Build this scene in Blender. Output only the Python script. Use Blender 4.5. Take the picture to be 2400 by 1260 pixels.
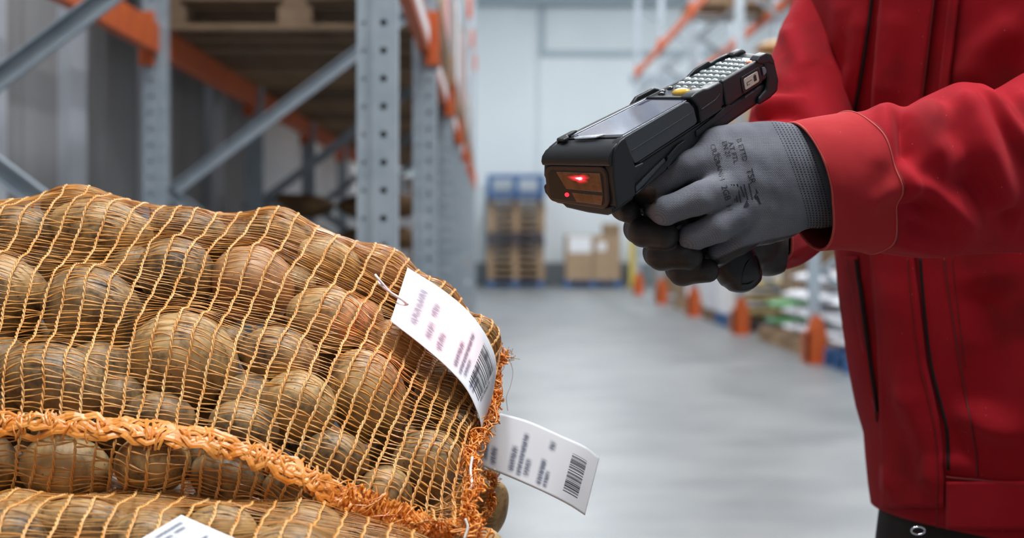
import bpy, bmesh, math, random
import numpy as np
from mathutils import Vector, Matrix
from mathutils.bvhtree import BVHTree
random.seed(7); rng = np.random.default_rng(11)
C = bpy.context.scene.collection
SC = bpy.context.scene
for o in list(bpy.data.objects): bpy.data.objects.remove(o)

# ------------------------------------------------------------ camera, world, exposure, lights
F = 3675.0; CX = 1150.0; CY = 555.0; CAMH = 1.05
cam = bpy.data.objects.new('camera', bpy.data.cameras.new('camera')); C.objects.link(cam)
cam.location = (0, 0, CAMH); cam.rotation_euler = (math.pi/2, 0, 0)
cam.data.sensor_width = 36; cam.data.lens = F*36/2400
cam.data.shift_x = (1200-CX)/2400; cam.data.shift_y = (CY-630)/2400
cam.data.clip_start = 0.05; cam.data.clip_end = 200
cam.data.dof.use_dof = True; cam.data.dof.focus_distance = 1.25; cam.data.dof.aperture_fstop = 6.3
SC.camera = cam
SC.view_settings.view_transform = 'Standard'; SC.view_settings.look = 'None'
SC.view_settings.gamma = 1; SC.view_settings.use_curve_mapping = False
SC.view_settings.exposure = 0.12
SC.cycles.use_denoising = True
SC.cycles.max_bounces = 8; SC.cycles.diffuse_bounces = 4; SC.cycles.glossy_bounces = 4
SC.cycles.caustics_reflective = False; SC.cycles.caustics_refractive = False
SC.cycles.sample_clamp_indirect = 4
w = bpy.data.worlds.new('hall_air'); SC.world = w; w.use_nodes = True
w.node_tree.nodes['Background'].inputs[0].default_value = (0.62, 0.72, 0.80, 1)
w.node_tree.nodes['Background'].inputs[1].default_value = 0.25
CEIL = 7.0; WL = -1.72; WR = 6.6; WB = 34.0; WF = -5.0
LAMP_POWER = 100.0
def lamp_gain(x, y): return 0.5 if y < 0 else 1.3 if y > 14 else 1.9 if (y < 1.1 and 0 < x < 2) else 1.1 if y < 1.1 and x < 0 else 1.0
LAMP_COL = (0.94, 0.97, 1.0)
LAMPS = [(x, y) for y in (1.0, 6.0, 10.5, 15.0, 19.5, 24.0, 28.5) for x in (1.15, 4.9)]+[(-0.55, 0.75), (0.35, -0.9), (-0.86, 11.8)]  # last three are added: two fill the foreground, one glints on the screen

# ------------------------------------------------------------ helpers
def P(px, py, Y): return Vector(((px-CX)/F*Y, Y, CAMH-(py-CY)/F*Y))
def Pn(px, py, Y): return np.array([(px-CX)/F*Y, Y, CAMH-(py-CY)/F*Y])
def lerp(a, b, t): return a+(b-a)*t

def nd(nt, t, **k):
    n = nt.nodes.new(t)
    for a, b in k.items():
        if a in n.inputs: n.inputs[a].default_value = b
        else: setattr(n, a, b)
    return n
def ramp(nt, stops):
    r = nt.nodes.new('ShaderNodeValToRGB'); e = r.color_ramp.elements
    while len(e) < len(stops): e.new(0.5)
    for q, (p, c) in zip(e, stops): q.position = p; q.color = (*c, 1)
    return r
def col(c): return (*c, 1) if len(c) == 3 else c
def mk(name, c, rough=0.5, metal=0.0, c2=None, nscale=20, stops=(0.35, 0.65), bump=0, bscale=200, coat=0, spec=0.5, detail=4, stretch=None, sheen=0):
    m = bpy.data.materials.new(name); m.use_nodes = True; nt = m.node_tree
    b = nt.nodes['Principled BSDF']
    b.inputs['Base Color'].default_value = col(c); b.inputs['Roughness'].default_value = rough
    b.inputs['Metallic'].default_value = metal; b.inputs['Specular IOR Level'].default_value = spec
    b.inputs['Coat Weight'].default_value = coat
    if sheen: b.inputs['Sheen Weight'].default_value = sheen; b.inputs['Sheen Roughness'].default_value = 0.4
    tc = nd(nt, 'ShaderNodeTexCoord'); src = tc.outputs['Object']
    if stretch:
        mp = nd(nt, 'ShaderNodeMapping'); mp.inputs['Scale'].default_value = stretch
        nt.links.new(src, mp.inputs[0]); src = mp.outputs[0]
    if c2 is not None:
        n = nd(nt, 'ShaderNodeTexNoise'); n.inputs['Scale'].default_value = nscale; n.inputs['Detail'].default_value = detail
        nt.links.new(src, n.inputs['Vector'])
        r = ramp(nt, [(stops[0], c), (stops[1], c2)])
        nt.links.new(n.outputs['Fac'], r.inputs[0]); nt.links.new(r.outputs[0], b.inputs['Base Color'])
    if bump:
        n = nd(nt, 'ShaderNodeTexNoise'); n.inputs['Scale'].default_value = bscale; n.inputs['Detail'].default_value = 3
        nt.links.new(src, n.inputs['Vector'])
        q = nd(nt, 'ShaderNodeBump'); q.inputs['Strength'].default_value = bump; q.inputs['Distance'].default_value = 0.002
        nt.links.new(n.outputs['Fac'], q.inputs['Height']); nt.links.new(q.outputs[0], b.inputs['Normal'])
    return m
def emis(name, c, s):
    m = bpy.data.materials.new(name); m.use_nodes = True; b = m.node_tree.nodes['Principled BSDF']
    b.inputs['Base Color'].default_value = col(c); b.inputs['Emission Color'].default_value = col(c)
    b.inputs['Emission Strength'].default_value = s
    return m

class MB:                                   # collects geometry, links it as ONE mesh object
    def __init__(s): s.v = []; s.f = []; s.fm = []
    def add(s, vs, fs, mi=0):
        o = len(s.v); s.v += [tuple(p) for p in vs]; s.f += [tuple(i+o for i in q) for q in fs]; s.fm += [mi]*len(fs); return s
    def box(s, x0, x1, y0, y1, z0, z1, mi=0):
        return s.add([(x0,y0,z0),(x1,y0,z0),(x1,y1,z0),(x0,y1,z0),(x0,y0,z1),(x1,y0,z1),(x1,y1,z1),(x0,y1,z1)],
            [(0,3,2,1),(4,5,6,7),(0,1,5,4),(1,2,6,5),(2,3,7,6),(3,0,4,7)], mi)
    def bar(s, a, b, w, h, up=(0,0,1), mi=0):    # rectangular bar from a to b
        a = Vector(a); b = Vector(b); d = (b-a).normalized(); r = d.cross(Vector(up)).normalized(); u = r.cross(d)
        q = [a+r*(i*w/2)+u*(j*h/2) for i, j in ((-1,-1),(1,-1),(1,1),(-1,1))]
        return s.add(q+[p+(b-a) for p in q], [(0,1,2,3)[::-1],(4,5,6,7),(0,1,5,4),(1,2,6,5),(2,3,7,6),(3,0,4,7)], mi)
    def tube(s, pts, rad, n=8, cap=True, mi=0, flat=None):
        pts = [Vector(p) for p in pts]; k = len(pts); vs = []
        rr = rad if hasattr(rad, '__len__') else [rad]*k
        ref = Vector((0.123, 0.31, 0.94))
        for i, p in enumerate(pts):
            d = (pts[min(i+1,k-1)]-pts[max(i-1,0)]).normalized()
            if abs(d.dot(ref)) > 0.97: ref = Vector((0.9, 0.2, 0.1))
            a = d.cross(ref).normalized(); c = a.cross(d)
            for j in range(n):
                t = 2*math.pi*j/n
                vs.append(p+a*(rr[i]*math.cos(t))+c*(rr[i]*math.sin(t)*(flat or 1)))
        fs = [(i*n+j, i*n+(j+1)%n, (i+1)*n+(j+1)%n, (i+1)*n+j) for i in range(k-1) for j in range(n)]
        if cap: fs += [tuple(range(n))[::-1], tuple((k-1)*n+j for j in range(n))]
        return s.add(vs, fs, mi)
    def grid(s, G, mi=0, closed=False):          # G: array (n,m,3)
        n, m = len(G), len(G[0]); vs = [tuple(p) for r in G for p in r]
        mm = m if closed else m-1
        return s.add(vs, [(i*m+j, i*m+(j+1)%m, (i+1)*m+(j+1)%m, (i+1)*m+j) for i in range(n-1) for j in range(mm)], mi)
    def build(s, name, mat, parent=None, smooth=False, bevel=0, solid=0, loc=None, sub=0):
        me = bpy.data.meshes.new(name); me.from_pydata(s.v, [], s.f)
        for m in (mat if isinstance(mat, (list, tuple)) else [mat]): me.materials.append(m)
        if any(s.fm): me.polygons.foreach_set('material_index', s.fm)
        bm = bmesh.new(); bm.from_mesh(me); bmesh.ops.recalc_face_normals(bm, faces=bm.faces); bm.to_mesh(me); bm.free()
        if smooth: me.polygons.foreach_set('use_smooth', [True]*len(me.polygons))
        o = bpy.data.objects.new(name, me); C.objects.link(o)
        if loc is not None: o.location = loc
        if parent: o.parent = parent
        if solid: q = o.modifiers.new('thick', 'SOLIDIFY'); q.thickness = solid; q.offset = 0
        if bevel:
            q = o.modifiers.new('bevel', 'BEVEL'); q.width = bevel; q.segments = 3 if bevel > 0.002 else 2; q.limit_method = 'ANGLE'; q.harden_normals = False
        if sub: q = o.modifiers.new('sub', 'SUBSURF'); q.levels = sub; q.render_levels = sub
        return o
def empty(name, loc, label=None, cat=None, group=None):
    o = bpy.data.objects.new(name, None); C.objects.link(o); o.location = loc; o.empty_display_size = 0.05
    return tag(o, label, cat, group)
def tag(o, label=None, cat=None, group=None, kind=None):
    for k, v in (('label', label), ('category', cat), ('group', group), ('kind', kind)):
        if v: o[k] = v
    return o
def dup(o, parent=None, loc=None, rot=None, label=None, kids=None):
    c = o.copy(); C.objects.link(c); c.parent = parent
    if loc is not None: c.location = loc
    if rot is not None: c.rotation_euler = rot
    if label: c['label'] = label
    for ch in (kids if kids is not None else list(o.children)): dup(ch, c)
    return c
def mesh_obj(name, me, mat, parent=None, loc=None):
    o = bpy.data.objects.new(name, me); C.objects.link(o)
    if mat and not me.materials: me.materials.append(mat)
    if parent: o.parent = parent
    if loc is not None: o.location = loc
    return o
def local(o, parent):                        # geometry was built in world space: keep it there under a moved parent
    o.parent = parent; o.matrix_parent_inverse = Matrix.Translation(parent.location).inverted(); return o
def catmull(pts, n, closed=False):
    pts = np.asarray(pts, float); k = len(pts)
    t = np.linspace(0, k if closed else k-1, n, endpoint=not closed)
    i = np.floor(t).astype(int)
    if not closed: i = np.minimum(i, k-2)
    f = (t-i).reshape((-1,)+(1,)*(pts.ndim-1))
    def g(j): return pts[j % k] if closed else (pts[np.clip(j, 0, k-1)])
    p0, p1, p2, p3 = g(i-1), g(i), g(i+1), g(i+2)
    if not closed:
        p0 = np.where((i-1 < 0).reshape(f.shape), 2*p1-p2, p0); p3 = np.where((i+2 > k-1).reshape(f.shape), 2*p2-p1, p3)
    return 0.5*((2*p1)+(-p0+p2)*f+(2*p0-5*p1+4*p2-p3)*f*f+(-p0+3*p1-3*p2+p3)*f**3)

# ---- signed distance modelling: smooth bodies without joints
def sd_cap(X, a, b, ra, rb):
    a = np.asarray(a, float); b = np.asarray(b, float); d = b-a; L = d@d
    t = np.clip(((X-a)@d)/L, 0, 1)
    return np.linalg.norm(X-a-t[..., None]*d, axis=-1)-(ra+(rb-ra)*t)
def sd_ell(X, c, R, r):                       # R rows = axes
    q = (X-np.asarray(c))@np.asarray(R, float).T; r = np.asarray(r, float)
    k0 = np.linalg.norm(q/r, axis=-1); k1 = np.linalg.norm(q/(r*r), axis=-1)+1e-9
    return k0*(k0-1)/k1
def smin(a, b, k):
    h = np.clip(0.5+0.5*(b-a)/k, 0, 1); return b+(a-b)*h-k*h*(1-h)
def surface_nets(fn, lo, hi, h):
    lo = np.asarray(lo, float); n = np.ceil((np.asarray(hi)-lo)/h).astype(int)+1
    ax = [lo[i]+h*np.arange(n[i]) for i in range(3)]
    D = np.empty(n)
    for i in range(0, n[0], 16):
        X = np.stack(np.meshgrid(ax[0][i:i+16], ax[1], ax[2], indexing='ij'), -1); D[i:i+16] = fn(X)
    S = D < 0
    c = [(slice(x, n[0]-1+x), slice(y, n[1]-1+y), slice(z, n[2]-1+z)) for x in (0,1) for y in (0,1) for z in (0,1)]
    cnt = sum(S[k].astype(int) for k in c); act = (cnt > 0) & (cnt < 8)
    acc = np.zeros(act.shape+(3,)); num = np.zeros(act.shape)
    offs = [np.array([x,y,z]) for x in (0,1) for y in (0,1) for z in (0,1)]
    for a in range(8):
        for b in range(a+1, 8):
            if np.abs(offs[a]-offs[b]).sum() != 1: continue
            da, db = D[c[a]], D[c[b]]; m = (da < 0) != (db < 0)
            t = np.where(m, da/np.where(m, da-db, 1), 0)
            acc += np.where(m[..., None], offs[a]+t[..., None]*(offs[b]-offs[a]), 0); num += m
    idx = -np.ones(act.shape, int); ii = np.argwhere(act); idx[act] = np.arange(len(ii))
    V = lo+h*(ii+acc[act]/num[act][:, None])
    Fs = []
    for d in range(3):
        e1, e2 = (d+1) % 3, (d+2) % 3
        sl0 = [slice(None)]*3; sl1 = [slice(None)]*3; sl0[d] = slice(0, n[d]-1); sl1[d] = slice(1, n[d])
        s0, s1 = S[tuple(sl0)], S[tuple(sl1)]
        E = np.argwhere(s0 != s1)
        E = E[(E[:, e1] > 0) & (E[:, e2] > 0) & (E[:, e1] < n[e1]-1) & (E[:, e2] < n[e2]-1)]
        u1 = np.zeros(3, int); u1[e1] = 1; u2 = np.zeros(3, int); u2[e2] = 1
        q = np.stack([idx[tuple((E-u1-u2).T)], idx[tuple((E-u2).T)], idx[tuple(E.T)], idx[tuple((E-u1).T)]], 1)
        fl = s0[tuple(E.T)]; q[~fl] = q[~fl][:, ::-1]; Fs.append(q)
    return V, np.concatenate(Fs)
def np_mesh(name, V, Fq, mat, parent=None, smooth=True):
    me = bpy.data.meshes.new(name); me.from_pydata(V.tolist(), [], Fq.tolist()); me.validate()
    for m in (mat if isinstance(mat, (list, tuple)) else [mat]): me.materials.append(m)
    if smooth: me.polygons.foreach_set('use_smooth', [True]*len(me.polygons))
    o = bpy.data.objects.new(name, me); C.objects.link(o)
    if parent: o.parent = parent
    return o
def smooth_mod(o, it=6, f=0.5):
    q = o.modifiers.new('smooth', 'SMOOTH'); q.iterations = it; q.factor = f; return o
def vnoise(X, f, seed=0):                     # cheap smooth noise from sines
    r = np.random.default_rng(seed); s = 0
    for k in range(5):
        d = r.normal(size=3); d /= np.linalg.norm(d); s = s+np.sin(X@d*f*(0.6+0.25*k)+r.uniform(0, 6.28))
    return s/5
# ------------------------------------------------------------ the hall
M_floor = mk('concrete floor', (0.13,0.142,0.15), 0.38, c2=(0.215,0.225,0.23), nscale=1.6, stops=(0.36,0.64), bump=0.05, bscale=60, detail=8)
M_wallpanel = mk('white cold store panel', (0.78,0.84,0.87), 0.45, c2=(0.74,0.805,0.84), nscale=0.6)
M_ceil = mk('ceiling sheet', (0.62,0.65,0.66), 0.6)
M_greyside = mk('grey side panel', (0.34,0.36,0.375), 0.55)
M_greypanel = mk('grey stained panel', (0.20,0.19,0.185), 0.6, c2=(0.29,0.29,0.295), nscale=1.1, stretch=(1,1.6,0.5), stops=(0.3,0.7))
M_post = mk('pale steel post', (0.47,0.49,0.53), 0.5, c2=(0.40,0.42,0.46), nscale=2)
M_plinth = mk('grey plinth', (0.20,0.23,0.25), 0.7)
M_seam = mk('door edge strip', (0.42,0.50,0.55), 0.6)
M_galv = mk('galvanised steel', (0.34,0.40,0.455), 0.42, 0.35, c2=(0.42,0.475,0.52), nscale=14, bump=0.06, bscale=90)
M_galvdark = mk('galvanised steel inside', (0.20,0.22,0.26), 0.5, 0.3)
M_orange = mk('orange rack paint', (0.60,0.115,0.02), 0.5, c2=(0.50,0.085,0.016), nscale=8)
M_wood = mk('pale pallet wood', (0.43,0.29,0.17), 0.75, c2=(0.30,0.19,0.11), nscale=9, stretch=(1,6,6), bump=0.2, bscale=60)
M_woodb = mk('brown pallet wood', (0.26,0.17,0.10), 0.8, c2=(0.17,0.11,0.065), nscale=9, stretch=(1,6,6), bump=0.2, bscale=60)
M_woodd = mk('dark pallet wood', (0.10,0.075,0.085), 0.85, c2=(0.065,0.05,0.06), nscale=9, stretch=(1,6,6))
M_blue = mk('blue pallet paint', (0.035,0.13,0.33), 0.6, c2=(0.02,0.085,0.23), nscale=10)
M_carton = mk('kraft carton', (0.42,0.29,0.18), 0.75, c2=(0.37,0.25,0.155), nscale=3)
M_cartond = mk('brown carton', (0.27,0.18,0.105), 0.75, c2=(0.23,0.15,0.09), nscale=3)
M_tape = mk('parcel tape', (0.40,0.27,0.15), 0.3)
M_white = mk('white print', (0.80,0.80,0.82), 0.5)
M_sackw = mk('white woven sack', (0.74,0.75,0.78), 0.55, c2=(0.60,0.61,0.66), nscale=9, bump=0.3, bscale=30)
M_ink = mk('grey sack print', (0.20,0.21,0.24), 0.6)
M_green = mk('green sack', (0.13,0.33,0.14), 0.6, c2=(0.09,0.25,0.10), nscale=8)
M_yellow = mk('yellow paint', (0.68,0.52,0.10), 0.5)
M_straw = mk('straw coloured sack', (0.52,0.42,0.20), 0.7, c2=(0.42,0.33,0.15), nscale=8)
M_pink = mk('pink carton', (0.72,0.32,0.30), 0.6)
M_netbrown = mk('netted potato sack', (0.30,0.165,0.065), 0.75, c2=(0.115,0.06,0.028), nscale=20, stops=(0.3,0.62), bump=0.5, bscale=30)
M_tan = mk('tan netted sack', (0.60,0.38,0.19), 0.7, c2=(0.42,0.25,0.12), nscale=18, bump=0.4, bscale=30)
M_lampbody = mk('lamp housing', (0.7,0.72,0.74), 0.4)
M_diff = emis('lamp diffuser', (0.95,0.98,1.0), 14.0)

ordn = ['nearest','second','third','fourth','fifth','sixth','seventh','eighth']
def struct(o): o['kind'] = 'structure'; return o
struct(MB().box(WL-0.1, WR+0.1, WF, WB+0.1, -0.2, 0).build('floor', M_floor))
struct(MB().box(WL-0.1, WR+0.1, WF, WB+0.1, CEIL, CEIL+0.2).build('ceiling', M_ceil))
wb = struct(MB().box(WL, WR, WB, WB+0.15, 0, CEIL).build('wall_back', M_wallpanel))
x = WL+0.05; k = 0
while x < WR-0.2:                                     # insulated panels standing proud with open joints
    if not (1.0 < x+0.5 < 5.2): MB().box(x, x+1.14, WB-0.05, WB, 0.5, CEIL-0.02).build('panel', M_wallpanel, wb)
    x += 1.15
struct(MB().box(WL, WR, WB-0.09, WB-0.05, 0, 0.5).build('baseboard_back', M_plinth))
# large sliding door leaf in the back wall with its dark edge strips and rail
dr = struct(MB().box(1.05, 5.35, WB-0.11, WB-0.051, 0.5, 4.98).build('door_1', M_wallpanel))
MB().box(1.05, 1.17, WB-0.14, WB-0.11, 4.95, CEIL-0.7).build('edge_strip', M_seam, dr)
MB().box(1.05, 5.35, WB-0.16, WB-0.11, 4.93, 5.07).build('edge_strip', M_seam, dr)
MB().box(3.02, 5.35, WB-0.18, WB-0.11, 4.35, 4.55).build('lift_rail', M_galv, dr)
struct(MB().box(-0.65, WR, WB-0.4, WB-0.06, 6.05, 6.6).build('trim_1', M_seam))
struct(MB().box(WR, WR+0.1, WF, WB, 0, CEIL).build('wall_right', M_greyside))
struct(MB().box(WL-0.1, WR, WF-0.1, WF, 0, CEIL).build('wall_front', M_greypanel))
wl = struct(MB().box(WL-0.1, WL, WF, 11.6, 0, CEIL).build('wall_left', M_greypanel))
y = 0.3
while y < 11.4:
    MB().box(WL, WL+0.02, y, y+0.58, 0.1, CEIL-0.05).build('panel', M_greypanel, wl); y += 0.6
for y, wd in ((3.9,0.3),(5.05,0.30),(6.15,0.26),(7.55,0.55),(9.3,0.42),(10.9,0.4)):
    MB().box(WL+0.0205, WL+0.07, y, y+wd, 0.0, CEIL-0.05).build('post', M_post, wl)
struct(MB().box(WL-0.1, WL, 11.6, WB, 0, CEIL).build('wall_left_2', M_wallpanel))

# ceiling lamps (out of view: they light the hall and show in the scanner's screen)
proto = None
for i, (x, y) in enumerate(LAMPS):
    lab = ['long white fill lamp added unseen above the potato bags','long white fill lamp added unseen at the loading end','long white lamp added unseen above the left rack for the screen glint'][i-14] if i >= 14 else 'long white ceiling lamp over the aisle, %s row' % ordn[i//2] if i % 2 == 0 else 'long white ceiling lamp over the far racks, %s row' % ordn[i//2]
    if proto is None:
        proto = empty('ceiling_lamp', (x, y, CEIL), lab, 'lamp', 'ceiling lamps in two rows')
        MB().box(-0.32, 0.32, -0.85, 0.85, -0.12, 0).build('housing', M_lampbody, proto)
        MB().box(-0.28, 0.28, -0.81, 0.81, -0.135, -0.1205).build('diffuser', M_diff, proto)
    else: dup(proto, None, (x, y, CEIL), None, lab)
    L = bpy.data.lights.new('lamp_light', 'AREA'); L.shape = 'RECTANGLE'; L.size = 0.56; L.size_y = 1.6
    L.energy = LAMP_POWER*lamp_gain(x, y); L.color = LAMP_COL
    lo = bpy.data.objects.new('lamp_light', L); C.objects.link(lo); lo.location = (x, y, CEIL-0.15)

# ------------------------------------------------------------ pallet racks
UW = 0.097
def perforated(m, x0, x1, y, h, pitch, d, z0=0.05, n=10):
    """one face of an upright at y: a strip with a round hole in every pitch"""
    cx = (x0+x1)/2; z = 0.0
    while z < h-1e-6:
        z1 = min(z+pitch, h); cz = (z+z1)/2
        corners = [(x1,y,z1),(x0,y,z1),(x0,y,z),(x1,y,z)]
        ring = [(cx+d/2*math.cos(2*math.pi*k/12+math.pi/12), y, cz+d/2*math.sin(2*math.pi*k/12+math.pi/12)) for k in range(12)]
        fs = []
        for q in range(4):
            i = [(3*q+j) % 12 for j in range(4)]
            fs.append((q, 4+i[0], 4+i[1], 4+i[2])); fs.append((q, 4+i[2], 4+i[3] if False else 4+i[2], (q+1) % 4)) if False else None
        fs = []
        # ring points 0..11 start at 15 deg; corner q sits at 45+90q deg
        for q in range(4):
            a = [(3*q+j) % 12 for j in (0, 1, 2)]
            fs += [(q, 4+a[0], 4+a[1]), (q, 4+a[1], 4+a[2]), (q, 4+a[2], 4+(a[2]+1) % 12, (q+1) % 4)]
        m.add(corners+ring, fs); z = z1
def upright_mesh(h, holes, mirror):
    m = MB(); s = -1 if mirror else 1
    def X(a): return s*a
    e = UW/2
    def bx(a, b, *r): m.box(min(X(a),X(b)), max(X(a),X(b)), *r)
    bx(-e, -e+0.004, -0.026, 0.030, 0, h); bx(e-0.004, e, -0.034, 0.034, 0, h)       # flanges
    bx(-e+0.030, -e+0.034, -0.034, -0.004, 0, h); bx(-e+0.034, -e+0.036, -0.030, -0.012, 0, h)
    bx(-e+0.004, e-0.004, 0.030, 0.034, 0, h)
    if holes:
        perforated(m, min(X(-e+0.036),X(e-0.004)), max(X(-e+0.036),X(e-0.004)), -0.034, h, 0.0663, 0.017)
        perforated(m, min(X(-e+0.004),X(-e+0.030)), max(X(-e+0.004),X(-e+0.030)), -0.026, h, 0.0663, 0.009)
    else:
        bx(-e+0.036, e-0.004, -0.034, -0.030, 0, h); bx(-e+0.004, -e+0.030, -0.026, -0.022, 0, h)
    return m
def c_bar(a, b, w=0.05, d=0.028):
    m = MB(); a = Vector(a); b = Vector(b); u = Vector((0,1,0)).cross((b-a).normalized()).normalized()
    m.bar(a, b, w, 0.004, up=(0,1,0))
    for s in (1,-1):
        q = u*(s*(w/2-0.002)); m.bar(a+q+Vector((0,-d/2,0)), b+q+Vector((0,-d/2,0)), 0.004, d, up=(0,1,0))
    return m
_um = {}
def upright(h, holes, mirror, parent, loc):
    k = (h, holes, mirror)
    if k not in _um:
        o = upright_mesh(h, holes, mirror).build('upright', M_galv, parent); _um[k] = o
    else: o = dup(_um[k], parent)
    o.location = loc; return o
def rack_frame(xf, xr, Y, h, node, label, group, guard=False, holes=False):
    r = empty('rack_frame', (xf, Y, 0), label, 'rack frame', group); dx = xr-xf; mir = dx > 0
    upright(h, holes, mir, r, (0,0,0)); upright(h, holes, not mir, r, (dx,0,0))
    for x in (0, dx): MB().box(x-0.07, x+0.07, -0.06, 0.06, 0.0, 0.008).build('foot_plate', M_galvdark, r)
    z = node-1.48; a = 0.06*(1 if dx > 0 else -1)
    zs = []
    while z < h-0.1: zs.append(z); z += 0.74
    k = 0
    for z0, z1 in zip(zs[:-1], zs[1:]):
        rear_first = (round((z0-node)/0.74)) % 2 == 0
        xa, xb = (dx-a, a) if rear_first else (a, dx-a)
        if z0 > 0.02: c_bar((xa, 0.0, z0), (xb, 0.0, z1)).build('brace', M_galv, r)
    if guard:
        g = MB(); pts = [(-0.16,0,-0.10),(0.16,0,-0.10)]
        g.add([(-.085,-.12,0),(.085,-.12,0),(.085,-.12,.26),(.03,-.12,.40),(-.03,-.12,.40),(-.085,-.12,.26),
               (-.085,-.075,0),(.085,-.075,0),(.085,-.075,.26),(.03,-.075,.40),(-.03,-.075,.40),(-.085,-.075,.26)],
              [(0,1,2,3,4,5),(11,10,9,8,7,6)]+[(i,(i+1)%6,6+(i+1)%6,6+i) for i in range(6)])
        g.box(-.085,-.06,-.12,.10,0,.26); g.box(-.085,.085,-.16,-.12,0,.012)
        g.build('upright_guard', M_orange, r)
    return r
def shelf_beam(x, y0, y1, z, side, label, group, strip=False):
    r = empty('shelf_beam', (x, (y0+y1)/2, z), label, 'shelf beam', group); L = (y1-y0)/2-0.04
    MB().box(-0.022, 0.022, -L, L, 0, 0.12).build('beam', M_orange, r, bevel=0.004)
    for s in (1,-1):
        ys = s*(L+0.005)
        MB().box(-0.03+side*0.03, 0.03+side*0.03, min(ys, ys+s*0.03)-0.028, max(ys, ys+s*0.03)+0.028, -0.05, 0.17).build('end_connector', M_orange, r, bevel=0.003)
    if strip: MB().box(side*0.0225 if side > 0 else -0.0235, 0.0235 if side > 0 else -0.0225, -L+0.1, L-0.1, 0.03, 0.09).build('label_strip', M_white, r)
    return r
XF, XR = -0.270, -1.375; D0 = 3.75; BAY = 2.7
for k in range(8):
    rack_frame(XF, XR, D0+BAY*k, 6.0, {0:1.32,1:1.23}.get(k,1.27),
        '%s grey steel rack frame on the left, counted from the potato bags' % ordn[k].capitalize(), 'left rack frames', holes=k < 3)
for k in range(7):
    y0 = D0+BAY*k; n = ordn[k]
    shelf_beam(XF, y0, y0+BAY, 1.80, 1, 'orange shelf beam with pale label strip on aisle side, %s bay of left rack' % n, 'left shelf beams', True)
    shelf_beam(XR, y0, y0+BAY, 1.80, -1, 'orange shelf beam on wall side, %s bay of left rack' % n, 'left shelf beams')
RX = 2.70; RY = [13.1, 17.0, 20.9, 24.8, 28.7]
for k, y in enumerate(RY):
    rack_frame(RX, RX+1.1, y, 6.0, 1.5, '%s pale steel rack frame with orange foot guard, right of the aisle' % ordn[k].capitalize(), 'right rack frames', True)
for k in range(4):
    for z, nm in ((1.85,'lower'),(4.0,'upper')):
        shelf_beam(RX, RY[k], RY[k+1], z, -1, 'orange %s shelf beam on aisle side, %s bay of right rack' % (nm, ordn[k]), 'right shelf beams')
        shelf_beam(RX+1.1, RY[k], RY[k+1], z, 1, 'orange %s shelf beam at the back, %s bay of right rack' % (nm, ordn[k]), 'right shelf beams')

# ------------------------------------------------------------ pallets
_pal = {}
def pallet_mesh(kind):
    ms = dict(tan=M_wood, brown=M_woodb, dark=M_woodd, blue=M_blue)[kind]
    def m(b, n):
        o = b.build(n, ms); me = o.data; bpy.data.objects.remove(o); return me
    return dict(deck=m(MB().box(-.6,.6,-.05,.05,0,.022),'deck_board'), cross=m(MB().box(-.05,.05,-.4,.4,0,.022),'cross_board'),
                block=m(MB().box(-.07,.07,-.05,.05,0,.078),'block'), skid=m(MB().box(-.6,.6,-.05,.05,0,.022),'skid_board'))
def pallet(kind, loc, rz, label, group=None):
    if kind not in _pal: _pal[kind] = pallet_mesh(kind)
    q = _pal[kind]; r = empty('pallet', loc, label, 'pallet', group); r.rotation_euler.z = rz
    for y in (-.35, 0, .35):
        mesh_obj('skid_board', q['skid'], None, r, (0, y, 0))
        for x in (-.53, 0, .53): mesh_obj('block', q['block'], None, r, (x, y, .022))
    for x in (-.53, 0, .53): mesh_obj('cross_board', q['cross'], None, r, (x, 0, .100))
    for y in (-.35, -.175, 0, .175, .35): mesh_obj('deck_board', q['deck'], None, r, (0, y, .122))
    return r
# stack against the back wall
xs, ys = 0.535, 33.3
kinds = ['blue','tan','tan','tan','tan','brown','dark','dark','tan','tan','tan','brown','dark']
for i, kd in enumerate(kinds):
    pallet(kd, (xs+random.uniform(-.02,.02), ys, .1445*i+.0005*i), random.uniform(-.02,.02),
        {0:'blue pallet at the foot of the tall pallet stack by the back wall'}.get(i, '%s pallet in the tall stack by the back wall, %s from the floor' % ({'tan':'pale wooden','brown':'brown wooden','dark':'dark stained','blue':'blue'}[kd], (ordn+['ninth','tenth','eleventh','twelfth','topmost'])[i].replace('nearest','first'))), 'pallets stacked by the back wall')
fm = empty('stacking_frame', (xs, ys, .145*13+.003), 'blue open stacking frame on top of the tall pallet stack', 'frame')
for x in (-.55, 0, .55):
    for y in (-.34, .34): MB().box(x-.055, x+.055, y-.05, y+.05, .09, .40).build('post', M_blue, fm)
for y in (-.34, .34):
    MB().box(-.605, .605, y-.05, y+.05, 0, .09).build('rail', M_blue, fm); MB().box(-.605, .605, y-.05, y+.05, .40, .47).build('rail', M_blue, fm)
# cartons on a blue pallet
pallet('blue', (2.13, 33.0, 0), 0, 'blue pallet under the kraft cartons by the back wall')
def carton(loc, sx, sy, sz, mat, label, group=None, sheet=None, rz=0):
    r = empty('carton', loc, label, 'carton', group); r.rotation_euler.z = rz
    MB().box(-sx/2, sx/2, -sy/2, sy/2, 0, sz).build('box', mat, r, bevel=0.008)
    MB().box(-0.03, 0.03, -sy/2-0.002, -sy/2, sz*0.55, sz*0.99).build('tape', M_tape, r)
    MB().box(-sx/2+.005, sx/2-.005, -0.006, 0.006, sz, sz+0.003).build('top_flap_seam', M_tape, r)
    if sheet: MB().box(sheet[0], sheet[1], -sy/2-0.004, -sy/2-0.0021, sheet[2], sheet[3]).build('paper_sheet', M_white, r)
    return r
zc = .1445
carton((1.845,33.0,zc), .56,.75,.50, M_carton, 'lower left kraft carton of the four on the blue pallet')
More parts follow.
